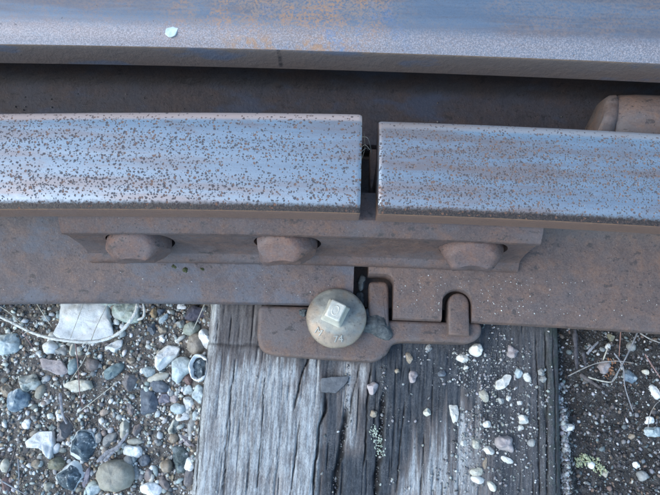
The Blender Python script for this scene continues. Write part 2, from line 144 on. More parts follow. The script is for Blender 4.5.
def vnoise(x, y, seed=0):
    """smooth value noise in numpy, about -1..1"""
    x = np.asarray(x, dtype=np.float64); y = np.asarray(y, dtype=np.float64)
    xi = np.floor(x).astype(np.int64); yi = np.floor(y).astype(np.int64)
    xf = x - xi; yf = y - yi
    def h(a, b):
        n = (a * 374761393 + b * 668265263 + seed * 974634541) & 0xFFFFFFFF
        n = ((n ^ (n >> 13)) * 1274126177) & 0xFFFFFFFF
        n = n ^ (n >> 16)
        return (n & 0xFFFF) / 32767.5 - 1.0
    u = xf * xf * xf * (xf * (xf * 6 - 15) + 10); v = yf * yf * yf * (yf * (yf * 6 - 15) + 10)
    a = h(xi, yi); b = h(xi + 1, yi); c = h(xi, yi + 1); d = h(xi + 1, yi + 1)
    return (a * (1 - u) + b * u) * (1 - v) + (c * (1 - u) + d * u) * v

def fbm(x, y, oct=4, seed=0, gain=.5):
    s = 0; a = 1; t = 0
    for i in range(oct):
        s = s + a * vnoise(x * 2 ** i, y * 2 ** i, seed + i); t += a; a *= gain
    return s / t

def sstep(a, b, x):
    t = np.clip((x - a) / (b - a), 0, 1)
    return t * t * (3 - 2 * t)

# ------------------------------------------------------------------ node helper
class NT:
    def __init__(s, name, rough=.7, spec=.4):
        s.m = bpy.data.materials.new(name); s.m.use_nodes = True
        s.t = s.m.node_tree; s.b = s.t.nodes['Principled BSDF']
        s.b.inputs['Roughness'].default_value = rough
        s.b.inputs['Specular IOR Level'].default_value = spec
        s.co = s.n('ShaderNodeTexCoord').outputs['Object']
    def n(s, typ, **k):
        nd = s.t.nodes.new(typ)
        for a, b in k.items(): setattr(nd, a, b)
        return nd
    def put(s, sock, v):
        if v is None: return
        if isinstance(v, (int, float)):
            if sock.type == 'RGBA': sock.default_value = (v, v, v, 1)
            elif sock.type == 'VECTOR': sock.default_value = (v, v, v)
            else: sock.default_value = v
        elif isinstance(v, tuple):
            sock.default_value = v + (1,) if sock.type == 'RGBA' and len(v) == 3 else v
        else: s.t.links.new(v, sock)
    def scale(s, vec, sc, off=(0, 0, 0)):
        nd = s.n('ShaderNodeMapping'); s.put(nd.inputs[0], vec); nd.inputs['Scale'].default_value = sc; nd.inputs['Location'].default_value = off
        return nd.outputs[0]
    def noise(s, sc, det=4, rough=.55, vec=None, dist=0):
        nd = s.n('ShaderNodeTexNoise'); s.put(nd.inputs['Vector'], vec if vec is not None else s.co)
        nd.inputs['Scale'].default_value = sc; nd.inputs['Detail'].default_value = det; nd.inputs['Roughness'].default_value = rough; nd.inputs['Distortion'].default_value = dist
        return nd.outputs[0]
    def voro(s, sc, vec=None, feature='F1', rnd=1.0):
        nd = s.n('ShaderNodeTexVoronoi', feature=feature); s.put(nd.inputs['Vector'], vec if vec is not None else s.co)
        nd.inputs['Scale'].default_value = sc; nd.inputs['Randomness'].default_value = rnd
        return nd
    def ramp(s, f, *st):
        nd = s.n('ShaderNodeValToRGB'); s.put(nd.inputs[0], f); e = nd.color_ramp.elements
        while len(e) < len(st): e.new(.5)
        for i, (p, c) in enumerate(st):
            e[i].position = p; e[i].color = (c, c, c, 1) if isinstance(c, (int, float)) else tuple(c) + (1,)
        return nd.outputs[0]
    def mix(s, f, a, b, mode='MIX'):
        nd = s.n('ShaderNodeMix', data_type='RGBA', blend_type=mode); s.put(nd.inputs[0], f); s.put(nd.inputs[6], a); s.put(nd.inputs[7], b)
        return nd.outputs[2]
    def mth(s, op, a, b=None, c=None):
        nd = s.n('ShaderNodeMath', operation=op); s.put(nd.inputs[0], a)
        if b is not None: s.put(nd.inputs[1], b)
        if c is not None: s.put(nd.inputs[2], c)
        return nd.outputs[0]
    def mr(s, v, a, b, c=0., d=1.):
        nd = s.n('ShaderNodeMapRange', interpolation_type='SMOOTHSTEP'); s.put(nd.inputs[0], v)
        for i, q in enumerate((a, b, c, d)): s.put(nd.inputs[i + 1], q)
        return nd.outputs[0]
    def at(s, name, out='Fac'):
        nd = s.n('ShaderNodeAttribute', attribute_name=name); return nd.outputs[out]
    def sep(s, v):
        nd = s.n('ShaderNodeSeparateXYZ'); s.put(nd.inputs[0], v); return nd.outputs
    def comb(s, x, y, z):
        nd = s.n('ShaderNodeCombineXYZ'); s.put(nd.inputs[0], x); s.put(nd.inputs[1], y); s.put(nd.inputs[2], z); return nd.outputs[0]
    def bump(s, h, strength=.5, dist=.001):
        nd = s.n('ShaderNodeBump'); nd.inputs['Strength'].default_value = strength; nd.inputs['Distance'].default_value = dist
        s.put(nd.inputs['Height'], h); s.t.links.new(nd.outputs[0], s.b.inputs['Normal'])
    def out(s, col=None, rough=None, metal=None):
        s.put(s.b.inputs['Base Color'], col); s.put(s.b.inputs['Roughness'], rough); s.put(s.b.inputs['Metallic'], metal)
        return s.m

# ------------------------------------------------------------------ materials
def rust_colour(t, tint=(1, 1, 1), blue=.5):
    n1 = t.noise(16, 8, .72); n2 = t.noise(110, 6, .7); n3 = t.noise(700, 3, .7)
    T = lambda c: tuple(a * b for a, b in zip(c, tint))
    c = t.ramp(n1, (.3, T((.092, .080, .084))), (.48, T((.135, .108, .105))), (.60, T((.185, .125, .100))), (.72, T((.125, .104, .104))))
    c2 = t.ramp(n2, (.30, T((.075, .066, .068))), (.5, T((.138, .110, .105))), (.66, T((.215, .140, .105))))
    c = t.mix(.5, c, c2)
    c = t.mix(t.mr(n3, .35, .7, 0., .55), c, t.mix(1., c, (.55, .52, .55), 'MULTIPLY'))
    # bluish worn mill scale shows through in soft patches
    n4 = t.noise(26, 9, .72, t.scale(t.co, (.7, 1, 1), (3, 1, 2)))
    c = t.mix(t.mr(n4, .46, .62, 0., blue), c, T((.118, .126, .148)))
    # dark scabs
    v = t.noise(110, 3, .7, t.scale(t.co, (1, 1.6, 1), (7, 2, 5)))
    c = t.mix(t.mr(v, .60, .68, 0., .7), c, (.05, .043, .042))
    pv = t.voro(430); ps = t.sep(pv.outputs['Color'])
    pm = t.mth('MULTIPLY', t.mr(pv.outputs['Distance'], .34, .16), t.mth('LESS_THAN', ps[1], t.mr(t.noise(30, 4, .6), .4, .65, .0, .34)))
    c = t.mix(t.mth('MULTIPLY', pm, .7), c, (.05, .042, .040))
    # pale dust
    n5 = t.noise(1500, 1, .5)
    c = t.mix(t.mr(n5, .68, .78, 0., .5), c, (.33, .31, .30))
    return c, n2, n3

def rust_mat(name, tint=(1, 1, 1), rough=.62):
    t = NT(name, rough, .45)
    c, n2, n3 = rust_colour(t, tint)
    h = t.mth('ADD', t.mth('MULTIPLY', n2, 1.2), t.mth('MULTIPLY', n3, .5))
    h = t.mth('ADD', h, t.mth('MULTIPLY', t.noise(260, 3), .7))
    t.bump(h, .40, .0010)
    return t.out(c, t.mr(n2, .3, .7, rough - .12, rough + .12), .12)

def rail_mat(name, cells, dens, far=False, tint=(1, 1, 1), blue=.5, hz=.6):
    t = NT(name, .6, .45)
    rc, n2, n3 = rust_colour(t, tint, blue)
    ac = t.at('across')                   # 0 at the near lip, 1 at the far edge of the running surface, negative elsewhere
    x, y, z = t.sep(t.co)
    flat = t.comb(x, y, 0.)
    wob = t.n('ShaderNodeTexNoise'); t.put(wob.inputs['Vector'], flat); wob.inputs['Scale'].default_value = 700
    wv = t.n('ShaderNodeVectorMath', operation='MULTIPLY_ADD'); t.put(wv.inputs[0], wob.outputs['Color']); wv.inputs[1].default_value = (.0018, .0014, 0); t.put(wv.inputs[2], flat)
    flatw = wv.outputs[0]
    # lengthwise bands of denser and thinner pitting
    band = t.noise(1., 3, .55, t.scale(flat, (2.2, 60, 1), (1.3, 4.2, 0)))
    patch = t.noise(26, 3, .6, t.scale(flat, (.6, 1, 1)))
    den = t.mth('ADD', t.mr(band, .36, .64, dens * .5, dens * 1.5), t.mr(patch, .3, .7, -.22, .22))
    den = t.mth('MULTIPLY', den, t.mth('MULTIPLY', t.mr(ac, .97, .86, .25, 1.), t.mr(ac, .10, .34, .62, 1.1)))
    pits = None; red = None
    for sc, k in ((cells, 1.), (cells * 1.55, .75)):
        v = t.voro(sc, t.scale(flatw, (1, 1, 0), (k, k * 2, 0)))
        rs = t.sep(v.outputs['Color'])
        rad = t.mth('MULTIPLY_ADD', rs[0], .22, .20)
        soft = t.mr(v.outputs['Distance'], t.mth('ADD', rad, .11), t.mth('ADD', rad, -.05), 0., 1.)
        on = t.mth('LESS_THAN', rs[1], t.mth('MULTIPLY', den, k))
        p = t.mth('MULTIPLY', soft, on)
        pits = p if pits is None else t.mth('MAXIMUM', pits, p)
        if red is None: red = rs[2]
    steel = t.ramp(t.noise(1., 4, .6, t.scale(flat, (5, 220, 1))), (.3, (.27, .305, .35)), (.55, (.31, .35, .40)), (.75, (.36, .395, .435)))
    haze = t.noise(70, 4, .65, t.scale(flat, (.10, 1, 1), (2, 2, 0)))
    steel = t.mix(t.mr(haze, .44, .62, 0., hz), steel, (.30, .225, .205))
    fine = t.noise(1300, 2, .6)
    steel = t.mix(t.mr(fine, .52, .72, 0., .45), steel, (.24, .2, .2))
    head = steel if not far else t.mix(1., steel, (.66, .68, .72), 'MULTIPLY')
    pitc = t.mix(t.mr(red, .60, 1., 0., 1.), (.062, .044, .044), (.165, .085, .055))
    ring = t.mr(t.noise(420, 2), .45, .6)
    rustpatch = t.mr(t.noise(45, 4, .6, t.scale(flat, (.45, 1, 1), (9, 4, 0))), .56, .68)
    if far:
        spk = t.mr(t.noise(600, 4, .78), .38, .58, 0., .95)
        onpatch = t.mr(t.noise(16, 5, .7, t.scale(flat, (.8, 1, 1), (4.1, .7, 0))), .36, .56)
        zone = t.mth('MULTIPLY', t.mr(x, -.16, -.07), t.mr(x, .06, .01))
        zone = t.mth('MULTIPLY', zone, t.mr(t.noise(30, 5, .7, t.scale(flat, (.8, 1, 1), (1, 5, 0))), .33, .46))
        onpatch = t.mth('MAXIMUM', t.mth('MULTIPLY', onpatch, .35), zone)
        head = t.mix(t.mth('MULTIPLY', spk, onpatch), head, t.mix(t.mr(t.noise(60, 3), .45, .6), (.27, .195, .16), (.37, .205, .12)))
        lipm = t.mth('MULTIPLY', t.mr(ac, .30, .09, 0., .85), t.mr(t.noise(900, 3, .7), .33, .58, .25, 1.))
        head = t.mix(lipm, head, t.mix(t.mr(t.noise(1300, 2, .6), .4, .6), (.21, .18, .185), (.40, .35, .36)))
        blu = t.mth('MULTIPLY', t.mr(t.noise(55, 5, .75, t.scale(flat, (1, 1, 1), (8.3, 2, 0))), .52, .62), t.mth('MULTIPLY', t.mr(x, -.08, -.02), t.mr(x, .06, .02)))
        head = t.mix(t.mth('MULTIPLY', t.mth('MULTIPLY', blu, .6), t.mr(t.noise(500, 3, .7), .35, .6)), head, (.15, .22, .34))
        # ochre rubbed strip on the near lip in two lengths
        strip = t.mth('MULTIPLY', t.mr(ac, .16, .05), t.mr(ac, -.02, .0))
        seg = t.mth('MAXIMUM', t.mth('MULTIPLY', t.mr(x, -.088, -.06), t.mr(x, -.041, -.043)), t.mth('MULTIPLY', t.mr(x, -.030, -.028), t.mr(x, .02, -.01)))
        head = t.mix(t.mth('MULTIPLY', t.mth('MULTIPLY', strip, seg), t.mr(t.noise(240, 4, .7), .44, .62, .0, .7)), head, (.38, .205, .105))
        metal = t.mth('SUBTRACT', .80, t.mth('MULTIPLY', t.mth('MAXIMUM', t.mth('MULTIPLY', spk, onpatch), lipm), .68))
        pitmask = t.mth('MULTIPLY', t.mr(t.noise(300, 2), .70, .76), .5)
    else:
        head = t.mix(t.mth('MULTIPLY', rustpatch, .25), head, (.30, .15, .09))
        edge = t.mth('MULTIPLY', t.mr(ac, .885, .935), t.mr(x, .02, .018, .45, 1.))
        head = t.mix(t.mth('MULTIPLY', edge, .9), head, (.45, .305, .26))
        gr = t.mr(t.mth('ADD', ac, t.mth('MULTIPLY', t.mth('SUBTRACT', t.noise(500, 3, .7), .5), .07)), .090, .042)
        gcol = t.mix(t.mr(t.noise(1100, 3, .7), .45, .68), (.022, .015, .013), (.085, .055, .042))
        orange = t.mth('MULTIPLY', t.mr(t.noise(28, 3, .6, t.scale(flat, (1, .3, 1))), .64, .70), gr)
        gcol = t.mix(orange, gcol, (.34, .13, .06))
        metal = t.mth('SUBTRACT', .88, t.mth('MULTIPLY', gr, .86))
        metal = t.mth('SUBTRACT', metal, t.mth('MULTIPLY', edge, .78))
        head = t.mix(gr, head, gcol)
        pitmask = pits
    head = t.mix(t.mth('MULTIPLY', pitmask, .88), head, pitc)
    metal = t.mth('MULTIPLY', metal, t.mth('SUBTRACT', 1., pitmask))
    is_head = t.mth('GREATER_THAN', ac, 0.)
    # thin bright rust line just under the lip
    line = t.mth('MULTIPLY', t.mr(ac, -.045, -.012), t.mth('SUBTRACT', 1., is_head))
    rc = t.mix(t.mth('MULTIPLY', line, t.mr(t.noise(200, 3), .35, .55, .2, .9)), rc, (.46, .26, .13))
    side = t.mth('MULTIPLY', t.mth('GREATER_THAN', ac, -.5), t.mth('SUBTRACT', 1., is_head))
    rc = t.mix(t.mth('MULTIPLY', side, .65), rc, (.235, .135, .098) if not far else (.235, .175, .145))
    if far:
        rc = t.mix(t.mth('MULTIPLY', t.mth('MULTIPLY', t.mr(x, -.0425, -.0410), t.mr(x, -.0385, -.0400)), t.mth('MULTIPLY', side, t.mr(t.noise(150, 4, .7), .40, .65, 0., .8))), rc, (.035, .032, .035))
        rc = t.mix(t.mth('MULTIPLY', t.mr(t.noise(38, 4, .6, t.scale(t.co, (.5, 1, 1))), .52, .66), .7), rc, (.12, .15, .21))
        rc = t.mix(t.mth('LESS_THAN', ac, -.95), rc, t.mix(1., rc, (.26, .26, .27), 'MULTIPLY'))  # colour darkened below the head, painting in the shade of the channel
        rc = t.mix(t.mr(ac, -1.05, -2.), rc, t.mix(1., rc, (1.7, 1.75, 1.95), 'MULTIPLY'))  # foot lifted again, so the painted shade stays deepest on the web
    col = t.mix(is_head, rc, head)
    ro = t.mth('MULTIPLY_ADD', t.noise(300, 3), .20, .45)
    ro = t.mth('ADD', ro, t.mth('MULTIPLY', pitmask, .4))
    rough = t.mix(is_head, .62, ro)
    hh = t.mth('MULTIPLY', pitmask, -1.0)
    hh = t.mth('ADD', hh, t.mth('MULTIPLY', fine, .12))
    hr = t.mth('ADD', t.mth('MULTIPLY', n2, 1.2), t.mth('ADD', t.mth('MULTIPLY', n3, .4), t.mth('MULTIPLY', t.noise(240, 3), .6)))
    t.bump(t.mix(is_head, hr, t.mth('MULTIPLY', hh, .45)), .6, .0010)
    return t.out(col, rough, t.mix(is_head, .12, metal))

M_RAIL_L = rail_mat('pitted_rail_steel_coarse', 500, .66, tint=(.94, .91, .93), blue=.8)
M_RAIL_R = rail_mat('pitted_rail_steel_dense', 600, .84, tint=(1.07, .95, .87), blue=.25, hz=.85)
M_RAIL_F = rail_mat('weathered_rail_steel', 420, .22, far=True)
M_RUST = rust_mat('rusty_steel', (.95, .81, .76))
M_BOLT = rust_mat('rusty_bolt_steel', (1.16, .94, .86))
M_PLATE = rust_mat('rusty_cast_steel', (1.08, .98, .90))
M_BLOCK = rust_mat('rusty_block_steel', (1.3, 1.16, 1.02), .7)

def spike_mat():
    t = NT('zinc_grey_spike_steel', .5, .5)
    n = t.noise(90, 5, .6); n2 = t.noise(40, 3)
    c = t.ramp(n, (.3, (.19, .195, .185)), (.5, (.28, .28, .255)), (.7, (.40, .37, .31)))
    c = t.mix(t.mr(n2, .48, .62, 0., .75), c, (.31, .225, .16))
    c = t.mix(t.mr(t.noise(420, 4, .75), .56, .70, 0., .7), c, (.10, .09, .085))
    c = t.mix(t.mr(t.noise(120, 5, .7, t.scale(t.co, (1, 1, 1), (4, 4, 4))), .52, .66, 0., .5), c, (.16, .13, .11))
    t.bump(t.mth('ADD', t.noise(300, 3), t.noise(60, 2)), .35, .0008)
    return t.out(c, t.mr(n, .3, .7, .42, .62), .35)
M_SPIKE = spike_mat()

def head_mat():
    t = NT('pale_worn_spike_steel', .5, .5)
    n = t.noise(130, 4, .6)
    c = t.ramp(n, (.3, (.42, .41, .36)), (.5, (.62, .585, .50)), (.7, (.70, .66, .56)))
    t.bump(t.noise(350, 3), .3, .0006)
    return t.out(c, .5, .25)
M_HEAD = head_mat()
M_LETTER = head_mat(); M_LETTER.name = 'raised_lettering_steel'
for nd_ in M_LETTER.node_tree.nodes:
    if nd_.type == 'VALTORGB':
        for e_, c_ in zip(nd_.color_ramp.elements, ((.24, .24, .22), (.33, .325, .295), (.42, .40, .35))): e_.color = c_ + (1,)

def clod_mat(name, a, b, c3):
    t = NT(name, .85, .25)
    n = t.noise(260, 5, .7)
    c = t.ramp(n, (.32, a), (.52, b), (.72, c3))
    t.bump(n, .7, .0012)
    return t.out(c)
M_CLOD = clod_mat('tarry_clod', (.04, .045, .05), (.085, .095, .10), (.16, .165, .165))
M_SLATECHIP = clod_mat('slate_chip_grey', (.10, .105, .115), (.135, .14, .15), (.17, .175, .185))

STONE_COL = {
 'white': ((.58, .58, .56), (.78, .78, .76), (.86, .86, .84)), 'palegreen': ((.22, .28, .22), (.42, .47, .42), (.58, .60, .56)),
 'paleblue': ((.28, .33, .34), (.43, .49, .50), (.62, .66, .66)), 'pinkgrey': ((.30, .26, .26), (.38, .33, .33), (.46, .41, .40)),
 'grey': ((.20, .20, .20), (.31, .31, .30), (.44, .44, .42)), 'cream': ((.36, .34, .27), (.52, .49, .41), (.66, .63, .55)),
 'bluegreen': ((.11, .17, .18), (.22, .29, .30), (.38, .43, .43)), 'mottled': ((.10, .12, .12), (.48, .48, .42), (.66, .66, .60)),
 'bluemottled': ((.10, .14, .19), (.22, .28, .33), (.48, .50, .50)), 'beige': ((.24, .22, .18), (.31, .29, .24), (.40, .37, .31)),
 'dustywhite': ((.42, .40, .36), (.62, .60, .55), (.74, .72, .67)), 'tan': ((.22, .17, .12), (.31, .25, .19), (.42, .36, .29)), 'browngrey': ((.17, .14, .13), (.24, .20, .19), (.31, .28, .26)),
 'greybrown': ((.14, .13, .13), (.20, .18, .18), (.28, .26, .25)), 'slate': ((.09, .10, .12), (.14, .16, .19), (.22, .24, .27)),
 'brownstone': ((.18, .15, .12), (.27, .23, .19), (.38, .34, .30)), 'greengrey': ((.19, .21, .17), (.30, .32, .27), (.42, .43, .38)),
 'redbrown': ((.10, .06, .055), (.17, .11, .10), (.24, .17, .16)), 'purple': ((.14, .13, .16), (.22, .20, .23), (.32, .29, .32)),
 'orange': ((.26, .17, .09), (.36, .26, .16), (.44, .36, .27)), 'darkpurple': ((.05, .05, .065), (.085, .08, .105), (.14, .13, .16)),
 'flint': ((.025, .035, .05), (.055, .08, .10), (.20, .25, .28)), 'olive': ((.12, .11, .07), (.19, .18, .13), (.29, .28, .22)),
 'darkgreen': ((.05, .065, .065), (.10, .125, .125), (.22, .25, .25))}
STONE_M = {}
def stone_mat(k):
    if k in STONE_M: return STONE_M[k]
    a, b, c3 = STONE_COL[k]
    t = NT('stone_' + k, .75 if k != 'flint' else .35, .4)
    inf = t.n('ShaderNodeObjectInfo').outputs['Random']
    sh = t.n('ShaderNodeVectorMath', operation='ADD'); t.put(sh.inputs[0], t.co); t.put(sh.inputs[1], t.mth('MULTIPLY', inf, 3.))
    v = sh.outputs[0]
    sc = 130 if k in ('mottled', 'bluemottled', 'flint', 'darkgreen') else 190
    n = t.noise(sc, 5, .65, v); f = t.noise(1400, 2, .6, v)
    lo, hi = (.36, .60) if k in ('mottled', 'bluemottled', 'darkgreen') else (.28, .72)
    c = t.ramp(n, (lo, a), (.5, b), (hi, c3))
    c = t.mix(t.mr(f, .56, .7, 0., .45), c, t.mix(1., c, (.45, .45, .47), 'MULTIPLY'))
    if k == 'flint':
        z = t.at('rind')
        w = t.mth('ADD', z, t.mth('MULTIPLY', t.mth('SUBTRACT', t.noise(200, 3, .7, v), .5), .5))
        c = t.mix(t.mr(t.noise(300, 3, .75, v), .57, .66, 0., .8), c, (.45, .50, .52))
        c = t.mix(t.mr(w, .62, .72), c, (.62, .66, .66))
    hue = t.n('ShaderNodeHueSaturation'); t.put(hue.inputs['Color'], c); t.put(hue.inputs['Value'], t.mth('MULTIPLY_ADD', inf, .3, .85))
    t.bump(t.mth('ADD', n, t.mth('MULTIPLY', f, .35)), .5, .0012)
    STONE_M[k] = t.out(hue.outputs[0])
    return STONE_M[k]

def grain_mat(name, rough=.8):
    t = NT(name, rough, .3)
    c = t.at('tint', 'Color')
    c = t.mix(t.mr(t.noise(900, 3, .6), .35, .7, 0., .5), c, t.mix(1., c, (.5, .48, .48), 'MULTIPLY'))
    t.bump(t.noise(1200, 2), .4, .0006)
    return t.out(c)
M_GRAIN = grain_mat('gravel_grains')

def plain(name, a, b, sc=300, stretch=(1, 1, 1), rough=.75, bmp=.4):
    t = NT(name, rough, .3)
    n = t.noise(sc, 4, .6, t.scale(t.co, stretch))
    c = t.mix(t.mr(n, .3, .7), a, b)
    t.bump(n, bmp, .0006)
    return t.out(c)
M_STEM = {'straw': plain('dry_straw', (.38, .35, .28), (.60, .57, .50)), 'pinkstem': plain('pink_brown_stem', (.20, .12, .11), (.33, .22, .21)),
 'redstem': plain('red_brown_stem', (.21, .11, .085), (.33, .19, .155)), 'bluestem': plain('grey_blue_stem', (.16, .16, .175), (.31, .31, .325)),
 'greywood': plain('grey_weathered_wood', (.15, .15, .17), (.34, .34, .36), 500, (1, 1, 1)), 'darkwood': plain('dark_brown_wood', (.06, .05, .05), (.15, .13, .125)),
 'darkbark': plain('dark_bark', (.04, .038, .045), (.10, .095, .105)), 'greystem': plain('dry_grey_stem', (.25, .23, .21), (.42, .39, .37))}
M_CORD = plain('pale_fibre_cord', (.46, .45, .41), (.70, .69, .65), 700)
M_LICHEN = plain('pale_lichen', (.33, .40, .31), (.60, .64, .55), 500)
M_SPRIG = plain('yellow_green_leaf', (.27, .31, .18), (.48, .50, .34), 400)
M_LEAFBIT = plain('orange_dead_leaf', (.22, .10, .055), (.33, .18, .11), 300)
M_MOSSBIT = plain('dark_moss', (.03, .035, .015), (.08, .085, .035), 600)
M_CHIP = plain('pale_mineral_chip', (.45, .52, .52), (.66, .70, .68), 250)

def wood_mat():
    t = NT('weathered_tie_wood', .8, .3)
    w = t.at('weather'); cr = t.at('dirt'); gn = t.at('moss')
    st = t.scale(t.co, (1, .17, .3)); n = t.mix(.6, t.noise(620, 5, .72, st), t.noise(330, 5, .68, t.scale(t.co, (1, .07, .3)))); n2 = t.noise(150, 4, .6, t.scale(t.co, (1, .10, .3), (3, 0, 0))); blotch = t.noise(38, 4, .6)
    n = t.mth('ADD', n, t.mth('MULTIPLY', t.mth('SUBTRACT', t.noise(1500, 3, .75, t.scale(t.co, (1, .35, .3))), .5), .45))
    dark = t.ramp(n, (.34, (.018, .020, .024)), (.5, (.042, .047, .056)), (.68, (.088, .095, .107)))
    brown = t.ramp(n, (.3, (.055, .048, .046)), (.5, (.12, .105, .102)), (.7, (.21, .19, .185)))
    silver = t.ramp(n, (.28, (.075, .069, .069)), (.42, (.205, .20, .20)), (.54, (.39, .395, .395)), (.70, (.60, .62, .62)))
    c = t.mix(t.mr(w, .0, .38), dark, brown)
    ww = t.mth('ADD', w, t.mth('MULTIPLY', t.mth('SUBTRACT', n2, .5), .9))
    c = t.mix(t.mr(ww, .32, .85), c, silver)
    c = t.mix(t.mr(blotch, .50, .66, 0., .55), c, t.mix(1., c, (.62, .52, .48), 'MULTIPLY'))
    c = t.mix(t.mth('MULTIPLY', gn, t.mr(t.noise(160, 4, .7), .4, .65, 0., .75)), c, (.052, .066, .053))
    dust = t.mth('MULTIPLY', t.mr(t.noise(75, 7, .75), .42, .66), t.mr(t.noise(1100, 3, .7), .38, .62))
    c = t.mix(t.mth('MULTIPLY', dust, .5), c, (.18, .182, .19))
    c = t.mix(cr, c, (.022, .020, .020))
    t.bump(t.mth('ADD', n, t.mth('MULTIPLY', t.noise(900, 3, .7, t.scale(t.co, (1, .35, 1))), .7)), .55, .0011)
    return t.out(c)
M_WOOD = wood_mat()

def soil_mat():
    t = NT('gritty_soil', .92, .2)
    x, y, z = t.sep(t.co)
    n = t.noise(90, 5, .7); f = t.noise(900, 3, .65)
    left = t.mr(x, .10, .14, 1., 0.)
    cl = t.ramp(n, (.3, (.085, .077, .070)), (.55, (.19, .17, .155)), (.75, (.31, .285, .26)))
    cd = t.ramp(n, (.3, (.032, .030, .029)), (.55, (.075, .070, .068)), (.75, (.15, .14, .135)))
    c = t.mix(left, cd, cl)
    c = t.mix(t.mr(f, .58, .70, 0., .6), c, t.mix(left, (.17, .16, .155), (.32, .29, .26)))
    c = t.mix(t.mr(f, .45, .33, 0., .7), c, t.mix(1., c, (.35, .34, .34), 'MULTIPLY'))
    t.bump(t.mth('ADD', n, f), .9, .002)
    return t.out(c)
M_SOIL = soil_mat()

# ------------------------------------------------------------------ ground
mm = .001
def ground_z(X, Y):
    z = -.0295 + .0022 * fbm(X * 60, Y * 60, 4, 3) + .0014 * fbm(X * 330, Y * 330, 2, 9) * (np.abs(X) < .5)
    z = z + np.where(X > .1, -.003, 0)
    # crust of grit heaped along the right side of the tie
    ex = .1764 + .033 * 0 - (.0 - Y) * -.032
    z = z + .0125 * np.exp(-((X - ex - .004) / .0065) ** 2) * sstep(.012, -.012, Y + .006 * fbm(X * 0 + 3, Y * 120, 2, 4))
    z = z + .006 * np.exp(-((X + .099) / .008) ** 2)
    return z

def ground():
    fx = np.concatenate([np.geomspace(-25, -.62, 26), np.linspace(-.6, -.345, 34), np.arange(-.34, -.08, .0013), np.linspace(-.08, .165, 16), np.arange(.1665, .345, .0013), np.linspace(.35, .6, 34), np.geomspace(.62, 25, 26)])
    fy = np.concatenate([-np.geomspace(25, .3, 26), np.linspace(-.28, -.125, 24), np.arange(-.12, .09, .0013), np.linspace(.095, .4, 24), np.geomspace(.45, 25, 26)])
    X, Y = np.meshgrid(fx, fy)
    Z = ground_z(X, Y)
    V = np.stack([X.ravel(), Y.ravel(), Z.ravel()], 1)
    nx, ny = len(fx), len(fy)
    i = (np.arange(ny - 1)[:, None] * nx + np.arange(nx - 1)[None, :]).ravel()
    F = np.stack([i, i + 1, i + 1 + nx, i + nx], 1)
    me = fast_mesh('ground', V, F); me.shade_smooth()
    o = link('ground', me, M_SOIL); tag(o, kind='structure')
    o['label'] = 'gritty soil of the track bed'
ground()

# ------------------------------------------------------------------ rails
def bow(x):                 # the track bends very slightly; straight again beyond the joint's neighbourhood
    q = max(-.25, min(.25, x - .01))
    b = .085 * q * q
    if abs(x - .01) > .25: b += .085 * 2 * .25 * (abs(x - .01) - .25)
    return b

def rail(name, mat, prof, xs, close=True):
    rings = [prof(x) for x in xs]
    n = len(rings[0]); V = []; A = []
    for x, r in zip(xs, rings):
        for (yy, zz, ac) in r:
            V.append((x, yy, zz)); A.append(ac)
    F = []
    for i in range(len(xs) - 1):
        for j in range(n):
            k = (j + 1) % n
            F.append((i * n + j, i * n + k, (i + 1) * n + k, (i + 1) * n + j))
    F.append(tuple(range(n))[::-1]); F.append(tuple((len(xs) - 1) * n + j for j in range(n)))
    bm = bmesh.new()
    vs = [bm.verts.new(v) for v in V]
    for f in F:
        try: bm.faces.new([vs[i] for i in f])
        except ValueError: pass
    bmesh.ops.recalc_face_normals(bm, faces=bm.faces)
    me = bpy.data.meshes.new(name); bm.to_mesh(me); bm.free()
    me.shade_smooth(); me.set_sharp_from_angle(angle=R(32))
    attr(me, 'across', A)
    return link(name, me, mat)

def head_pts(yn, yf, zt, lip=.0045, sideb=.0255, fr=.012):
    """running surface from far side bottom over the crown to the near side bottom; returns far->near"""
    w = yf - yn
    P = [(yf - .003, zt - sideb - .002, -1), (yf, zt - sideb + .001, -1), (yf, zt - .0125, -1),
         (yf - .0006, zt - .0095, 1.0), (yf - .0022, zt - .0062, .985), (yf - .0050, zt - .0033, .955), (yf - .0085, zt - .0017, .91)]
    for f in (.80, .70, .6, .5, .4, .3, .2):
        P.append((yn + w * f, zt - .0012 * ((f - .5) / .4) ** 2, f))
    P += [(yn + .0085, zt - .0013 * lip / .0045, .135), (yn + .0050, zt - .0022 * lip / .0045, .08), (yn + .0022, zt - .0035 * lip / .0045, .035), (yn, zt - lip, .0),
          (yn - .0002, zt - lip - .0012, -.03), (yn + .0002, zt - .0125, -.2), (yn + .0010, zt - sideb, -.3), (yn + .0035, zt - sideb - .0025, -.9)]
    return P

ZT = .118
def front_prof(yn_f, yf_f, tip_f, zt_f):
    def prof(x):
        b = bow(x); yn = yn_f(x) - b; yf = yf_f(x) - b; c = .1415 - b; yt = tip_f(x)
        if yt == tip_f.base: yt -= b
        zt = zt_f(x)
        P = head_pts(yn, yf, zt)
        near = [(c - .0115, .087, -1), (c - .0085, .080, -1), (c - .0080, .050, -1), (c - .0095, .038, -1), (c - .0140, .030, -1), (c - .0230, .0245, -1)]
        base = tip_f.base
        zs = lambda yy: .0105 + (yy - base) / ((c - .0230) - base) * .014
        y0 = c - .0230; n = 5
        for i in range(1, n + 1):
            yy = y0 + (yt + .0028 - y0) * i / n
            near.append((yy, zs(yy), -1))
        near += [(yt + .0009, zs(yt + .0009) - .0009, -1), (yt, zs(yt) - .0030, -1), (yt, .0022, -1), (yt + .0015, .0004, -1)]
        far = [(.1925 - b, .0004, -1), (.1925 - b, .0125, -1), (c + .0230, .0245, -1), (c + .0130, .031, -1), (c + .0085, .042, -1), (c + .0080, .078, -1), (c + .0115, .087, -1)]
        return P + near + far
    return prof

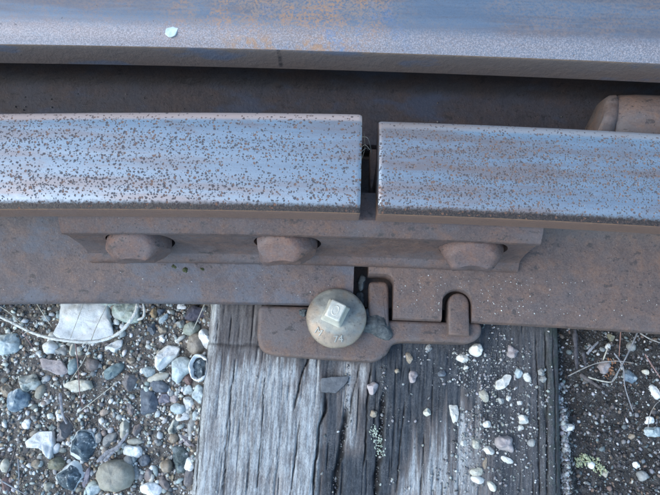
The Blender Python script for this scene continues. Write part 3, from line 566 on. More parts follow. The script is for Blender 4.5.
def frange(a, b, s):
    n = max(1, int(round(abs(b - a) / s))); return [a + (b - a) * i / n for i in range(n + 1)]

# left rail
def tipL(x): return .0675
tipL.base = .0675
e = .0152
endL = lambda x: .0008 * max(0, (x - (e - .0022)) / .0022) ** 2
pl_ = front_prof(lambda x: .1105 + endL(x) * .4, lambda x: .1784 - endL(x) * .6 - .0020 * min(1, max(0, -(x) / .2)), tipL, lambda x: ZT - endL(x))
xsL = [-2.5, -1.5, -.8] + frange(-.45, -.03, .02) + frange(-.02, e - .003, .006) + [e - .0022, e - .0014, e - .0007, e]
railL = rail('rail', M_RAIL_L, pl_, xsL)
tag(railL, 'pitted blue grey running rail with rusty foot, left of the joint gap', 'rail', 'running rails meeting at the joint')

# right rail with two slots cut into its foot
def tipR(x):
    y = .0585
    if x < .0454:
        y = .0905
        if x > .0384: y = .0835 + math.sqrt(max(0, .007 ** 2 - (x - .0384) ** 2))
    d = x - .0932
    if abs(d) < .0112: y = max(y, .0700 + math.sqrt(.0112 ** 2 - d * d))
    return y
tipR.base = .0585
s = .0262
endR = lambda x: .0008 * max(0, ((s + .0022) - x) / .0022) ** 2
pr_ = front_prof(lambda x: .1105 + endR(x) * .4, lambda x: .1742 - endR(x) * .6, tipR, lambda x: ZT - .0004 - endR(x))
xsR = [s, s + .0007, s + .0014, s + .0022, .031, .035] + [.0384 + .007 * math.sin(a * math.pi / 16) for a in range(0, 8)] + [.0453999, .0454001, .052, .06, .07, .078]
xsR += [.0932 - .01121] + [.0932 - .01119 * math.cos(a * math.pi / 20) for a in range(0, 21)] + [.0932 + .01121]
xsR += frange(.108, .45, .02) + [.8, 1.5, 2.5]
xsR = sorted(set(xsR))
railR = rail('rail', M_RAIL_R, pr_, xsR)
tag(railR, 'densely pitted running rail with slotted rusty foot, right of the joint gap', 'rail', 'running rails meeting at the joint')

# far rail
def prF(x):
    b = bow(x) * .5 + .0045 * x; yn = .2212 - b; yf = yn + .064; c = yn + .031
    P = head_pts(yn, yf, ZT, lip=.0075, sideb=.0345)
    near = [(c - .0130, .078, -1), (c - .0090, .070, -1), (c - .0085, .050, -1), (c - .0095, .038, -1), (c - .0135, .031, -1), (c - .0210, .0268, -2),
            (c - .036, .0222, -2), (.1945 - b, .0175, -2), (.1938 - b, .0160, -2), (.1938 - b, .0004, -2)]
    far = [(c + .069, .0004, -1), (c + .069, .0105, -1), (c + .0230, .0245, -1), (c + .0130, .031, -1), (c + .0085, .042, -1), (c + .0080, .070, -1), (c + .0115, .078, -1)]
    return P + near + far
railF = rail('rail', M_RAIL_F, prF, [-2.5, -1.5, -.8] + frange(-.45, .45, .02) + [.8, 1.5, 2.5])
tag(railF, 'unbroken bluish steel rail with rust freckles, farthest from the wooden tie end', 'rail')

# ------------------------------------------------------------------ joint bar with its bolts
def sweep_x(name, prof, xs):
    V = [(x, y - bow(x), z) for x in xs for y, z in prof]; n = len(prof); F = []
    for i in range(len(xs) - 1):
        for j in range(n):
            k = (j + 1) % n; F.append((i * n + j, i * n + k, (i + 1) * n + k, (i + 1) * n + j))
    F.append(tuple(range(n))); F.append(tuple((len(xs) - 1) * n + j for j in range(n)))
    bm = bmesh.new(); vs = [bm.verts.new(v) for v in V]
    for f in F: bm.faces.new([vs[i] for i in f])
    return bm

bar = empty('joint_bar', (-.02, .104, .02))
tag(bar, 'rusty steel joint bar with three bolts spanning the rail gap', 'joint bar')
bp = [(.1325, .086), (.1135, .0868), (.1105, .0852), (.1052, .0806), (.1040, .0790), (.1037, .0770), (.1042, .0730), (.1049, .0705), (.1050, .066), (.1044, .045), (.1032, .0345), (.1012, .0292),
      (.0978, .0268), (.0962, .0250), (.0957, .0235), (.0960, .0190), (.1180, .0255), (.1325, .0300)]
bm = sweep_x('bar', bp, [-.1815, -.1805] + frange(-.17, .125, .02) + [.1352, .1362])
bme = bm_mesh('bar', bm, 28)
BOLTS = [(-.1375, .0510, 6, .10, 1.04, [(0, -1, -.75, .0168), (.75, -1, -.1, .0182), (-1, -.15, -.55, .0172), (0, -.8, 1, .0190)]), (-.0345, .0505, 6, .42, 1.05, [(0, -1, -.7, .0170), (.8, -1, 0, .0184), (-1, -.15, 0, .0190), (-.2, -.8, 1, .0190)]), (.0955, .0505, 9, .2, 1.05, [(0, -1, -.75, .0164), (1, -.6, -.3, .0188), (-1, -.6, -.3, .0188), (0, -.9, 1, .0185)])]
cut = bmesh.new()
for bx, bz, *_ in BOLTS:
    ret = bmesh.ops.create_cone(cut, cap_ends=True, segments=40, radius1=.0236, radius2=.0236, depth=.012)
    mt = Matrix.Translation((bx + .0016, .1040, bz + .0030)) @ Matrix.Rotation(R(90), 4, 'X')
    bmesh.ops.transform(cut, matrix=mt, verts=ret['verts'])
cme = bpy.data.meshes.new('cut'); cut.to_mesh(cme); cut.free()
tmp_a = bpy.data.objects.new('tmp_bar', bme); tmp_b = bpy.data.objects.new('tmp_cut', cme)
COL.objects.link(tmp_a); COL.objects.link(tmp_b)
md = tmp_a.modifiers.new('b', 'BOOLEAN'); md.operation = 'DIFFERENCE'; md.object = tmp_b; md.solver = 'EXACT'
dg = bpy.context.evaluated_depsgraph_get()
bar_me = bpy.data.meshes.new_from_object(tmp_a.evaluated_get(dg))
bpy.data.objects.remove(tmp_a); bpy.data.objects.remove(tmp_b)
bar_me.name = 'bar'; bar_me.materials.clear(); bar_me.shade_smooth(); bar_me.set_sharp_from_angle(angle=R(28))
link('bar', bar_me, M_RUST, bar)

def bolt_head(bx, bz, sides, rot, k, cuts):
    """button shaped bolt head with worn flats, axis across the track, domed end towards the viewer"""
    prof = [(.0212, .1120), (.0214, .1040), (.0213, .0990), (.0207, .0972), (.0196, .0958), (.0160, .0915), (.0146, .0900), (.0125, .0893), (.0, .0892)]
    seg = 48; V = []; F = []
    for r, y in prof[:-1]:
        for i in range(seg):
            a = 2 * math.pi * i / seg
            pa = (a - rot) % (2 * math.pi / sides) - math.pi / sides
            fl = math.cos(math.pi / sides) / math.cos(pa)
            q = .25 * fl + .75
            n = 1 + .035 * mnoise.noise((math.cos(a) * 1.5 + bx * 40, math.sin(a) * 1.5, y * 90))
            rr = r * q * n * k
            p = Vector((rr * math.cos(a) * 1.04, y - .1065, rr * math.sin(a)))
            for nx_, ny_, nz_, d in cuts:
                nv = Vector((nx_, ny_, nz_)).normalized(); ex = p.dot(nv) - d
                if ex > 0: p -= nv * ex * .97
            p *= 1 + .018 * mnoise.noise((p.x * 130, p.y * 130 + bx * 30, p.z * 130))
            V.append((bx + p.x, .1065 + p.y - bow(bx), bz + p.z))
    V.append((bx, .0905 - bow(bx), bz - .002)); m = len(prof) - 1
    for j in range(m - 1):
        for i in range(seg):
            k2 = (i + 1) % seg; F.append((j * seg + i, j * seg + k2, (j + 1) * seg + k2, (j + 1) * seg + i))
    for i in range(seg): F.append(((m - 1) * seg + i, (m - 1) * seg + (i + 1) % seg, len(V) - 1))
    bm = bmesh.new(); vs = [bm.verts.new(v) for v in V]
    for f in F: bm.faces.new([vs[i] for i in f])
    return bm_mesh('bolt', bm, 30)
for bdef in BOLTS:
    link('bolt', bolt_head(*bdef), M_BOLT, bar)

# ------------------------------------------------------------------ cast spacer between the rails
blk = empty('spacer_block', (.20, .198, .022))
tag(blk, 'rounded cast spacer with flange wedged in the dark gap between the rails', 'spacer block')
def ring_sweep(name, rings, sharp=40):
    """rings: list of lists of points with equal count, capped"""
    bm = bmesh.new(); R_ = [[bm.verts.new(p) for p in r] for r in rings]; n = len(rings[0])
    for a, b in zip(R_[:-1], R_[1:]):
        for j in range(n):
            k = (j + 1) % n; bm.faces.new((a[j], a[k], b[k], b[j]))
    bm.faces.new(R_[0]); bm.faces.new(R_[-1])
    return bm_mesh(name, bm, sharp)
def circ_x(x, cy, cz, r, n=40, sq=0., skew=0.):
    out = []
    for i in range(n):
        a = 2 * math.pi * i / n
        c, s_ = math.cos(a), math.sin(a)
        f = 1 if not sq else (1 - sq) + sq * 1.12 * math.cos(math.pi / 6) / math.cos((a + .35) % (math.pi / 3) - math.pi / 6)
        out.append((x + skew * r * f * c, cy + r * f * c, cz + r * f * s_))
    return out
bcY, bcZ = .1965, .0575
link('flange', ring_sweep('flange', [circ_x(.1845, bcY, bcZ, .0200, sq=.6, skew=.35), circ_x(.1862, bcY, bcZ, .0218, sq=.6, skew=.35), circ_x(.1905, bcY, bcZ, .0224, sq=.6, skew=.35), circ_x(.1935, bcY, bcZ, .0212, sq=.5, skew=.3), circ_x(.1960, bcY, bcZ, .018, skew=.2)]), M_BLOCK, blk)
link('barrel', ring_sweep('barrel', [circ_x(.1935, bcY, bcZ, .0200), circ_x(.1952, bcY, bcZ, .0203), circ_x(.1975, bcY, bcZ, .0215), circ_x(.2020, bcY, bcZ, .0230), circ_x(.212, bcY, bcZ, .0236), circ_x(.262, bcY, bcZ, .0236), circ_x(.266, bcY, bcZ, .021)]), M_BLOCK, blk)

# ------------------------------------------------------------------ tie plate
def prism(outline, z0, z1, bev=.002, seg=4, jitter=0):
    """upright slab with a softly rounded top rim"""
    P = [Vector(p) for p in outline]; n = len(P)
    area = sum(P[i - 1].x * P[i].y - P[i].x * P[i - 1].y for i in range(n))
    if area < 0: P.reverse()
    N = []
    for i in range(n):
        k = 1; d1 = P[i] - P[i - 1]; d2 = P[(i + 1) % n] - P[i]
        n1 = Vector((-d1.y, d1.x)).normalized(); n2 = Vector((-d2.y, d2.x)).normalized()
        m = (n1 + n2).normalized(); N.append(m / max(.6, m.dot(n1)))
    bm = bmesh.new(); rings = [[bm.verts.new((p.x, p.y, z0)) for p in P]]
    for s_ in range(seg + 1):
        a = math.pi / 2 * s_ / seg
        ins = bev * (1 - math.cos(a)); z = z1 - bev + bev * math.sin(a)
        rings.append([bm.verts.new((p.x + q.x * ins, p.y + q.y * ins, z)) for p, q in zip(P, N)])
    for a, c in zip(rings[:-1], rings[1:]):
        for i in range(n):
            k = (i + 1) % n; bm.faces.new((a[i], a[k], c[k], c[i]))
    bm.faces.new(rings[-1]); bm.faces.new(rings[0][::-1])
    return bm
def rnd_poly(pts, r, n=5):
    """round the corners of a polygon"""
    out = []; m = len(pts)
    for i in range(m):
        p = Vector(pts[i]); a = (Vector(pts[i - 1]) - p); b = (Vector(pts[(i + 1) % m]) - p)
        ra = min(r, a.length * .45); rb = min(r, b.length * .45)
        A = p + a.normalized() * ra; B = p + b.normalized() * rb
        for k in range(n + 1):
            u = k / n; q = A * (1 - u) ** 2 + p * 2 * u * (1 - u) + B * u * u
            out.append((q.x, q.y))
    return out
tp = empty('tie_plate', (.03, .06, -.012))
tag(tp, 'brown rusty cast tie plate under the joint with two upstanding lugs', 'tie plate')
zt_tie = -.0120
sh = [(x * mm, y * mm) for x, y in [(-56.5, 66.6), (-56.5, 42), (-53, 32), (-44, 29.2), (33, 26.4), (42, 32), (45.5, 40.5), (54, 42.5), (105, 42.5), (113, 48), (113.5, 58.2), (30, 58.2), (30, 66.6)]]
link('plate', bm_mesh('plate', prism(rnd_poly(sh, .005), zt_tie - .002, .0056, .0030, 5)), M_PLATE, tp)
link('bed', bm_mesh('bed', prism([(-.0545, .0690), (.112, .0690), (.112, .30), (-.0545, .30)], zt_tie - .002, -.0085, .001, 2)), M_PLATE, tp)
l1 = [(x * mm, y * mm) for x, y in [(27.0, 55), (27.0, 86.6), (40.2, 87.2), (42.3, 83.0), (42.6, 50)]]
link('lug', bm_mesh('lug', prism(rnd_poly(l1, .0035), -.004, .0098, .0022, 3)), M_PLATE, tp)
l2 = [(.0868, .0475)] + [(.0949 + .0081 * math.cos(a), .0715 + .0081 * math.sin(a)) for a in [math.pi - math.pi * i / 14 for i in range(15)]] + [(.1030, .0475)]
link('lug', bm_mesh('lug', prism(l2, -.004, .0110, .0022, 3)), M_PLATE, tp)

# ------------------------------------------------------------------ screw spike
SP = Vector((.0030, .0572, .012))
spk = empty('screw_spike', SP)
tag(spk, 'grey screw spike with domed round flange and square marked head on the tie plate', 'screw spike')
prof = [(.0, -.03), (.009, -.03), (.009, .0015), (.0205, .0018), (.0219, .0026), (.0223, .0042), (.0217, .0056), (.0200, .0066), (.0165, .0080), (.0125, .0094), (.0095, .0104), (.0, .0108)]
V = []; F = []; SEG = 72
for j, (r, z) in enumerate(prof[1:-1]):
    for i in range(SEG):
        a = 2 * math.pi * i / SEG
        n = 1 + .012 * mnoise.noise((math.cos(a) * 2, math.sin(a) * 2, z * 60))
        V.append((SP.x + r * n * math.cos(a), SP.y + r * n * math.sin(a), SP.z + z + .0003 * mnoise.noise((r * 200 * math.cos(a), r * 200 * math.sin(a), 4))))
nr = len(prof) - 2
V.append((SP.x, SP.y, SP.z + prof[0][1])); V.append((SP.x, SP.y, SP.z + prof[-1][1]))
for j in range(nr - 1):
    for i in range(SEG):
        k = (i + 1) % SEG; F.append((j * SEG + i, j * SEG + k, (j + 1) * SEG + k, (j + 1) * SEG + i))
for i in range(SEG):
    k = (i + 1) % SEG; F.append((k, i, len(V) - 2)); F.append(((nr - 1) * SEG + i, (nr - 1) * SEG + k, len(V) - 1))
bm = bmesh.new(); vs = [bm.verts.new(v) for v in V]
for f in F: bm.faces.new([vs[i] for i in f])
link('flange', bm_mesh('flange', bm, 45), M_SPIKE, spk)

def square_head():
    c = Vector((.0021, .0597)); ang = R(-24)
    lv = [(SP.z + .0055, .0092, .0092), (SP.z + .0092, .0086, .0088), (SP.z + .0108, .0077, .0081), (SP.z + .0250, .0060, .0066), (SP.z + .0283, .0057, .0064), (SP.z + .0290, .0050, .0057)]
    rings = []
    for z, hx, hy in lv:
        r = []
        for (sx, sy) in rnd_poly([(-hx, -hy), (hx, -hy), (hx, hy), (-hx, hy)], .0016, 3):
            r.append((c.x + sx * math.cos(ang) - sy * math.sin(ang), c.y + sx * math.sin(ang) + sy * math.cos(ang), z))
        rings.append(r)
    return ring_sweep('square_head', rings, 40)
hd = link('square_head', square_head(), M_HEAD, spk)

def text_mesh(txt, size, loc, rot, tilt=(0, 0)):
    cu = bpy.data.curves.new('t', 'FONT'); cu.body = txt; cu.size = size; cu.extrude = .00035; cu.bevel_depth = .00012; cu.bevel_resolution = 1
    cu.align_x = 'CENTER'; cu.align_y = 'CENTER'; cu.resolution_u = 4
    o = bpy.data.objects.new('t', cu); COL.objects.link(o)
    me = bpy.data.meshes.new_from_object(o.evaluated_get(bpy.context.evaluated_depsgraph_get()))
    bpy.data.objects.remove(o)
    me.transform(Matrix.Translation(loc) @ Matrix.Rotation(tilt[0], 4, 'X') @ Matrix.Rotation(tilt[1], 4, 'Y') @ Matrix.Rotation(rot, 4, 'Z'))
    return me
link('raised_letter', text_mesh('M', .0072, (SP.x - .0128, SP.y - .0108, SP.z + .0081), R(-32), (R(14), R(-16))), M_LETTER, spk)
link('raised_number', text_mesh('74', .0072, (SP.x + .0018, SP.y - .0158, SP.z + .0083), R(4), (R(20), 0)), M_LETTER, spk)
# raised oval mark "0" on the head
bm = bmesh.new(); ang = R(-24); cx, cy = .0021, .0597; rings = []
for i in range(28):
    a = 2 * math.pi * i / 28; row = []
    for q in range(6):
        b2 = 2 * math.pi * q / 6; rr = .00055
        ex, ey = (.0023 + rr * math.cos(b2)) * math.cos(a), (.0034 + rr * math.cos(b2)) * math.sin(a)
        row.append(bm.verts.new((cx + ex * math.cos(ang) - ey * math.sin(ang), cy + ex * math.sin(ang) + ey * math.cos(ang), SP.z + .0290 + rr * .6 * math.sin(b2))))
    rings.append(row)
for i in range(28):
    for q in range(6):
        bm.faces.new((rings[i][q], rings[(i + 1) % 28][q], rings[(i + 1) % 28][(q + 1) % 6], rings[i][(q + 1) % 6]))
zero = link('raised_zero', bm_mesh('raised_zero', bm, 60), M_HEAD, spk)

# ------------------------------------------------------------------ wooden tie
TIE_C = Vector((.0387, 0)); TIE_A = R(-1.85); TIE_H = .1376
ca, sa = math.cos(TIE_A), math.sin(TIE_A)
def to_local(X, Y):
    dx, dy = X - TIE_C.x, Y - TIE_C.y
    return dx * ca + dy * sa, -dx * sa + dy * ca
CR_L = []
for pts, w, d in CRACKS:
    P = np.array(pts) * mm; u, v = to_local(P[:, 0], P[:, 1]); o_ = np.argsort(v); CR_L.append((u[o_], v[o_], w * mm, d * mm))
def tie_fields(u, v):
    """surface height (relative to the top), dirt in the cracks"""
    wob = .0016 * fbm(u * 40, v * 18, 3, 5)
    g = u + wob
    z = .0007 * fbm(g * 330, v * 16, 4, 21, .6) + .0006 * fbm(g * 800, v * 60, 2, 33) + .0022 * fbm(u * 22, v * 10, 3, 2)
    # many hairline checks along the grain
    chk = fbm(g * 480, v * 15, 3, 55, .6)
    z = z - .0014 * sstep(.36, .60, chk)
    dirt = .35 * sstep(.48, .72, chk)
    # lowered strip between the two main splits
    a = sstep(-.046, -.042, u) * sstep(.0015, -.003, u) * sstep(.030, .010, v)
    z = z - .0030 * a
    # worn seat of the plate
    for cu, cv, w, d in CR_L:
        uc = np.interp(v, cv, cu) + .0009 * fbm(v * 160, v * 0 + w * 9000, 3, 8)
        ends = sstep(cv[0] - .004, cv[0] + .010, v) * sstep(cv[-1] + .004, cv[-1] - .010, v)
        ww = w * (.55 + .45 * ends) * (1 + .35 * vnoise(v * 140, v * 0 + 3, 6))
        q = np.exp(-((u - uc) / (ww * .52)) ** 4) * ends
        z = z - d * .6 * q * (.75 + .25 * vnoise(v * 300, u * 300, 4))
        dirt = np.maximum(dirt, q * .95)
    # crosswise crease where an older plate edge sat
    cl = .0335 + .02 * (u + .12) + .0008 * vnoise(u * 200, v * 0, 3)
    z = z - .0012 * np.exp(-((v - cl) / .0012) ** 2) * sstep(-.055, -.075, u)
    dirt = np.maximum(dirt, .7 * np.exp(-((v - cl) / .0011) ** 2) * sstep(-.055, -.07, u))
    # rounded arrises
    e_ = TIE_H - np.abs(u)
    z = z - .006 * np.clip(1 - e_ / .009, 0, 1) ** 2
    return z, dirt
def tie_z(X, Y):
    u, v = to_local(np.asarray(X), np.asarray(Y)); return -.012 + tie_fields(u, v)[0]

def tie():
    us = np.concatenate([[-TIE_H], np.arange(-TIE_H + .0006, TIE_H - .0003, .00078), [TIE_H]])
    vs_ = np.concatenate([np.linspace(-.6, -.16, 30), np.arange(-.157, .083, .0016), np.linspace(.086, .9, 50)])
    U, Vv = np.meshgrid(us, vs_)
    z, dirt = tie_fields(U, Vv)
    f1 = fbm(U * 26, Vv * 16, 4, 71)
    wl = sstep(.050, -.005, Vv + .010 * f1 + .034 * fbm(U * 260, Vv * 8, 3, 82, .7)) * sstep(-.0385, -.052, U + .004 * f1)              # silvered left field
    wl = np.maximum(wl, .9 * sstep(-.125, -.132, U))
    wm = .8 * sstep(.034, .02, Vv) * sstep(-.05, -.03, Vv) * np.exp(-((U + .0255 + .12 * (Vv - .01)) / .008) ** 2)
    wm = np.maximum(wm, .65 * np.exp(-((U + .014) / .005) ** 2) * sstep(.035, .02, Vv) * sstep(-.015, .01, Vv))
    st = fbm(U * 260, Vv * 7, 3, 81, .7)
    wr = .85 * sstep(.004, -.050, Vv - .35 * (U - .055) + .012 * f1 + .055 * st) * sstep(.012, .030, U - .25 * (Vv + .04)) * sstep(.098, .062, U)
    wr = np.maximum(wr, .16 * sstep(.085, .105, U))
    wb = .33 * sstep(-.065, -.078, U) * (1 - wl)
    W = np.clip(np.maximum.reduce([wl, wm, wr, wb]), 0, 1)
    moss = sstep(.119, .129, U + .003 * f1)
    nx, ny = len(us), len(vs_)
    V = np.stack([U.ravel(), Vv.ravel(), z.ravel()], 1)
    i = (np.arange(ny - 1)[:, None] * nx + np.arange(nx - 1)[None, :]).ravel()
    F = np.stack([i, i + 1, i + 1 + nx, i + nx], 1)
    # sides, ends and bottom
    def skirt(idx, Vlist, Flist, base):
        pass
    ring = np.concatenate([np.arange(nx), nx - 1 + nx * np.arange(1, ny), (ny - 1) * nx + np.arange(nx - 2, -1, -1), nx * np.arange(ny - 2, 0, -1)])
    low = V[ring].copy(); low[:, 2] = -.15
    n0 = len(V); m = len(ring); k = np.arange(m); k2 = (k + 1) % m
    F2 = np.stack([ring[k], n0 + k, n0 + k2, ring[k2]], 1)
    V = np.concatenate([V, low]); F = np.concatenate([F, F2])
    me = fast_mesh('railway_tie', V, F); me.shade_smooth(); me.set_sharp_from_angle(angle=R(70))
    pad = np.zeros(m)
    attr(me, 'weather', np.concatenate([W.ravel(), pad + .35])); attr(me, 'dirt', np.concatenate([dirt.ravel(), pad])); attr(me, 'moss', np.concatenate([moss.ravel(), pad + .3]))
    o = link('railway_tie', me, M_WOOD)
    o.location = (TIE_C.x, TIE_C.y, -.012); o.rotation_euler = (0, 0, TIE_A)
    tag(o, 'weathered split wooden railway tie lying under the rail joint', 'railway tie')
tie()

# ------------------------------------------------------------------ stones
def star_r(pts):
    """radius of a polygon seen from its centroid, as a function of the angle"""
    P = np.array(pts); c = P.mean(0); A = P; B = np.roll(P, -1, 0)
    cr = A[:, 0] * B[:, 1] - B[:, 0] * A[:, 1]
    if abs(cr.sum()) > 1e-9:
        c = np.array([((A[:, 0] + B[:, 0]) * cr).sum(), ((A[:, 1] + B[:, 1]) * cr).sum()]) / (3 * cr.sum())
    Q = P - c
    def f(a):
        d = np.array([math.cos(a), math.sin(a)]); best = 0
        for p, q in zip(Q, np.roll(Q, -1, 0)):
            e_ = q - p; den = d[0] * e_[1] - d[1] * e_[0]
            if abs(den) < 1e-12: continue
            t_ = (p[0] * e_[1] - p[1] * e_[0]) / den; s_ = (p[0] * d[1] - p[1] * d[0]) / den
            if t_ > 0 and -1e-6 <= s_ <= 1 + 1e-6: best = max(best, t_)
        return best
    return c, f

def stone_mesh(style, outline=None, w=0, h=0, hgt=.006, seed=0):
    rnd = random.Random(seed)
    big = max(w, h) if outline is None else max(max(p[i] for p in outline) - min(p[i] for p in outline) for i in (0, 1))
    SEG, RG = (56, 13) if big > .014 else (36, 9)
    off = Vector((seed * 3.7 % 50, seed * 1.3 % 37, seed * 2.1 % 41))
    if outline is not None: c, f = star_r(outline)
    else:
        c = np.zeros(2)
        amp = {'r': .12, 'b': .17, 'a': .16, 'f': .1}[style]
        ex = {'r': 2.1, 'b': 2.1, 'a': 2.4, 'f': 2.3}[style]
        def f(a):
            ca_, sa_ = abs(math.cos(a)), abs(math.sin(a))
            r = ((ca_ / (w / 2)) ** ex + (sa_ / (h / 2)) ** ex) ** (-1 / ex)
            return r * (1 + amp * mnoise.noise(Vector((math.cos(a) * 1.1, math.sin(a) * 1.1, 0)) + off) * 1.6)
    pe = {'r': .82, 'b': .7, 'a': .6, 'f': .38}[style]
    rs = [f(2 * math.pi * i / SEG) for i in range(SEG)]
    if outline is not None:       # soften the traced corners a little
        rs = [(rs[i - 1] + 4 * rs[i] + rs[(i + 1) % SEG]) / 6 for i in range(SEG)]
    rb = list(rs)
    for _ in range(10): rb = [(rb[i - 2] + rb[i - 1] + rb[i] + rb[(i + 1) % SEG] + rb[(i + 2) % SEG]) / 5 for i in range(SEG)]
    V = []; rind = []
    mr_ = max(rs)
    planes = []
    if style in 'abf':
        for _ in range(rnd.randint(5, 8) if style == 'a' else 4):
            a = rnd.uniform(0, 2 * math.pi); el = rnd.uniform(.35, 1.25) if style != 'f' else rnd.uniform(1.1, 1.42)
            n = Vector((math.cos(a) * math.cos(el), math.sin(a) * math.cos(el), math.sin(el)))
            planes.append((n, rnd.uniform(.55, .80)))
    lo = -.55
    for j in range(RG):
        ph = lo + (math.pi / 2 - lo) * (j / (RG - 1)) ** (.75 if style == 'f' else 1)
        cs = 0. if j == RG - 1 else max(0., math.cos(ph)) ** pe
        sn = math.copysign(abs(math.sin(ph)) ** min(1, pe + .1), math.sin(ph))
        for i in range(SEG):
            a = 2 * math.pi * i / SEG
            wq = max(0, min(1, (cs - .45) / .45)) if sn > 0 else 1
            ri = rs[i] * wq + rb[i] * (1 - wq)
            p = Vector((ri * cs * math.cos(a), ri * cs * math.sin(a), hgt * sn))
            q = Vector((p.x / mr_, p.y / mr_, p.z / hgt * .8))
            for n, d in planes:
                s_ = q.dot(n)
                rmax = Vector((n.x * rs[i] / mr_, n.y * rs[i] / mr_, n.z * .8)).length
                lim = d * max(rmax, .35)
                if s_ > lim: q -= n * (s_ - lim) * .9
            p = Vector((q.x * mr_, q.y * mr_, q.z / .8 * hgt))
            am = {'r': .085, 'b': .12, 'a': .15, 'f': .13}[style]
            nz = mnoise.noise(q * 1.8 + off) + .5 * mnoise.noise(q * 4.1 + off) + .3 * mnoise.noise(q * 9 + off)
            p = p * (1 + am * nz * .7) + Vector((0, 0, hgt * am * 1.2 * nz * max(0, sn)))
            V.append((p.x, p.y, p.z))
            edge = 1 - (1 if cs < .0 else min(1, max(0, (1 - cs) / .22)))
            rind.append(max(0, edge * .9 * (.4 + .6 * (math.sin(a * 1.0 + seed) * .5 + .5)) + .25 * (1 if cs > .97 else 0)))
    F = []
    top = Vector((0, 0, 0))
    for i in range(SEG): top += Vector(V[(RG - 1) * SEG + i]) / SEG
    V = V[:(RG - 1) * SEG] + [tuple(top)]; rind = rind[:(RG - 1) * SEG + 1]
    for j in range(RG - 2):
        for i in range(SEG):
            k = (i + 1) % SEG; F.append((j * SEG + i, j * SEG + k, (j + 1) * SEG + k, (j + 1) * SEG + i))
    for i in range(SEG): F.append(((RG - 2) * SEG + i, (RG - 2) * SEG + (i + 1) % SEG, len(V) - 1))
    me = mesh_np('stone', V, F, sharp=None if style == 'r' else 50)
    attr(me, 'rind', rind)
    return me, c

def noun(label):
    for k in ('pebble', 'cobble', 'shard', 'slab', 'chip', 'flint', 'flake', 'nugget', 'sliver', 'splinter', 'wedge', 'rock', 'crumb'):
        if k in label.split(' in ')[0].split(' below')[0].split(' beside')[0].split(' left')[0].split(' right')[0].split(' under')[0].split(' above')[0].split(' on ')[0]: return k
    return 'stone'
def add_stones(table, base, group, seed0):
    for n, (lab, colr, st, geo, hgt) in enumerate(table):
        if st == 'r' and (group.startswith('pebbles') or (n % 3 and hgt < 12)): st = 'b'
        if isinstance(geo, list):
            me, c = stone_mesh(st, outline=[(a * mm, b * mm) for a, b in geo], hgt=hgt * mm * .8, seed=seed0 + n)
            x, y, rot = c[0], c[1], 0
        else:
            x, y, w, h, a = geo
            me, c = stone_mesh(st, w=w * mm, h=h * mm, hgt=hgt * mm * .75, seed=seed0 + n)
            x, y, rot = x * mm, y * mm, R(a + 1.7)
        if colr == 'white' and group.startswith('pebbles'): colr = 'dustywhite'
        k = noun(lab)
        o = link(k if k in ('pebble', 'cobble', 'flint', 'rock') else 'stone_' + k if k != 'stone' else 'stone', me, stone_mat(colr))
        zb = float(base(x, y))
        o.location = (x, y, zb + hgt * mm * .10)
        o.rotation_euler = (0, 0, rot)
        tag(o, lab, k if k in ('pebble', 'flint', 'cobble') else 'stone', group if x < .12 or 'tie' in group else 'loose stones in the dark soil right of the tie')
add_stones(STONES, lambda x, y: ground_z(np.array(x), np.array(y)), 'ballast stones left of the tie', 100)
add_stones(TIE_PEBBLES, lambda x, y: max(-.0135, float(tie_z(x, y))), 'pebbles lying on the tie', 400)

# hollow flint leaning on the tie: white rind round a dark core
hf = empty('hollow_flint', (-.1032, .0195, -.0215))
tag(hf, 'hollow white flint with a dark broken core leaning against the tie edge', 'flint', 'ballast stones left of the tie')
def hollow():
    SEG = 48; V = []; F = []; c = hf.location
    prof = [(.6, -.008), (.92, -.003), (1.0, .002), (.99, .005), (.95, .0070), (.89, .0074), (.80, .0058), (.72, .002)]
    for r, z in prof:
        for i in range(SEG):
            a = 2 * math.pi * i / SEG
            n = 1 + .10 * mnoise.noise((math.cos(a) * 1.3 + 5, math.sin(a) * 1.3, 2)) 
            if r < .95: n *= 1 + .42 * (1 - r) / .38 * mnoise.noise((math.cos(a) * 1.9, math.sin(a) * 1.9, 9))
            sh_ = max(0, .95 - r) * .0040 if z > .001 else 0
            if r < .93: n *= 1 + .10 * mnoise.noise((math.cos(a) * 7, math.sin(a) * 7, 3))
            V.append((c.x + .0076 * r * n * math.cos(a) + .0002 + sh_, c.y + .0108 * r * n * math.sin(a), c.z + z))
    for j in range(len(prof) - 1):
        for i in range(SEG):
            k = (i + 1) % SEG; F.append((j * SEG + i, j * SEG + k, (j + 1) * SEG + k, (j + 1) * SEG + i))
    return mesh_np('rind', V, F, 50)
link('rind', hollow(), stone_mat('white'), hf)
cm, _ = stone_mesh('a', w=.0138, h=.0195, hgt=.0085, seed=77)
cm.transform(Matrix.Translation(hf.location + Vector((.0005, 0, -.001))))
link('core', cm, stone_mat('flint'), hf)

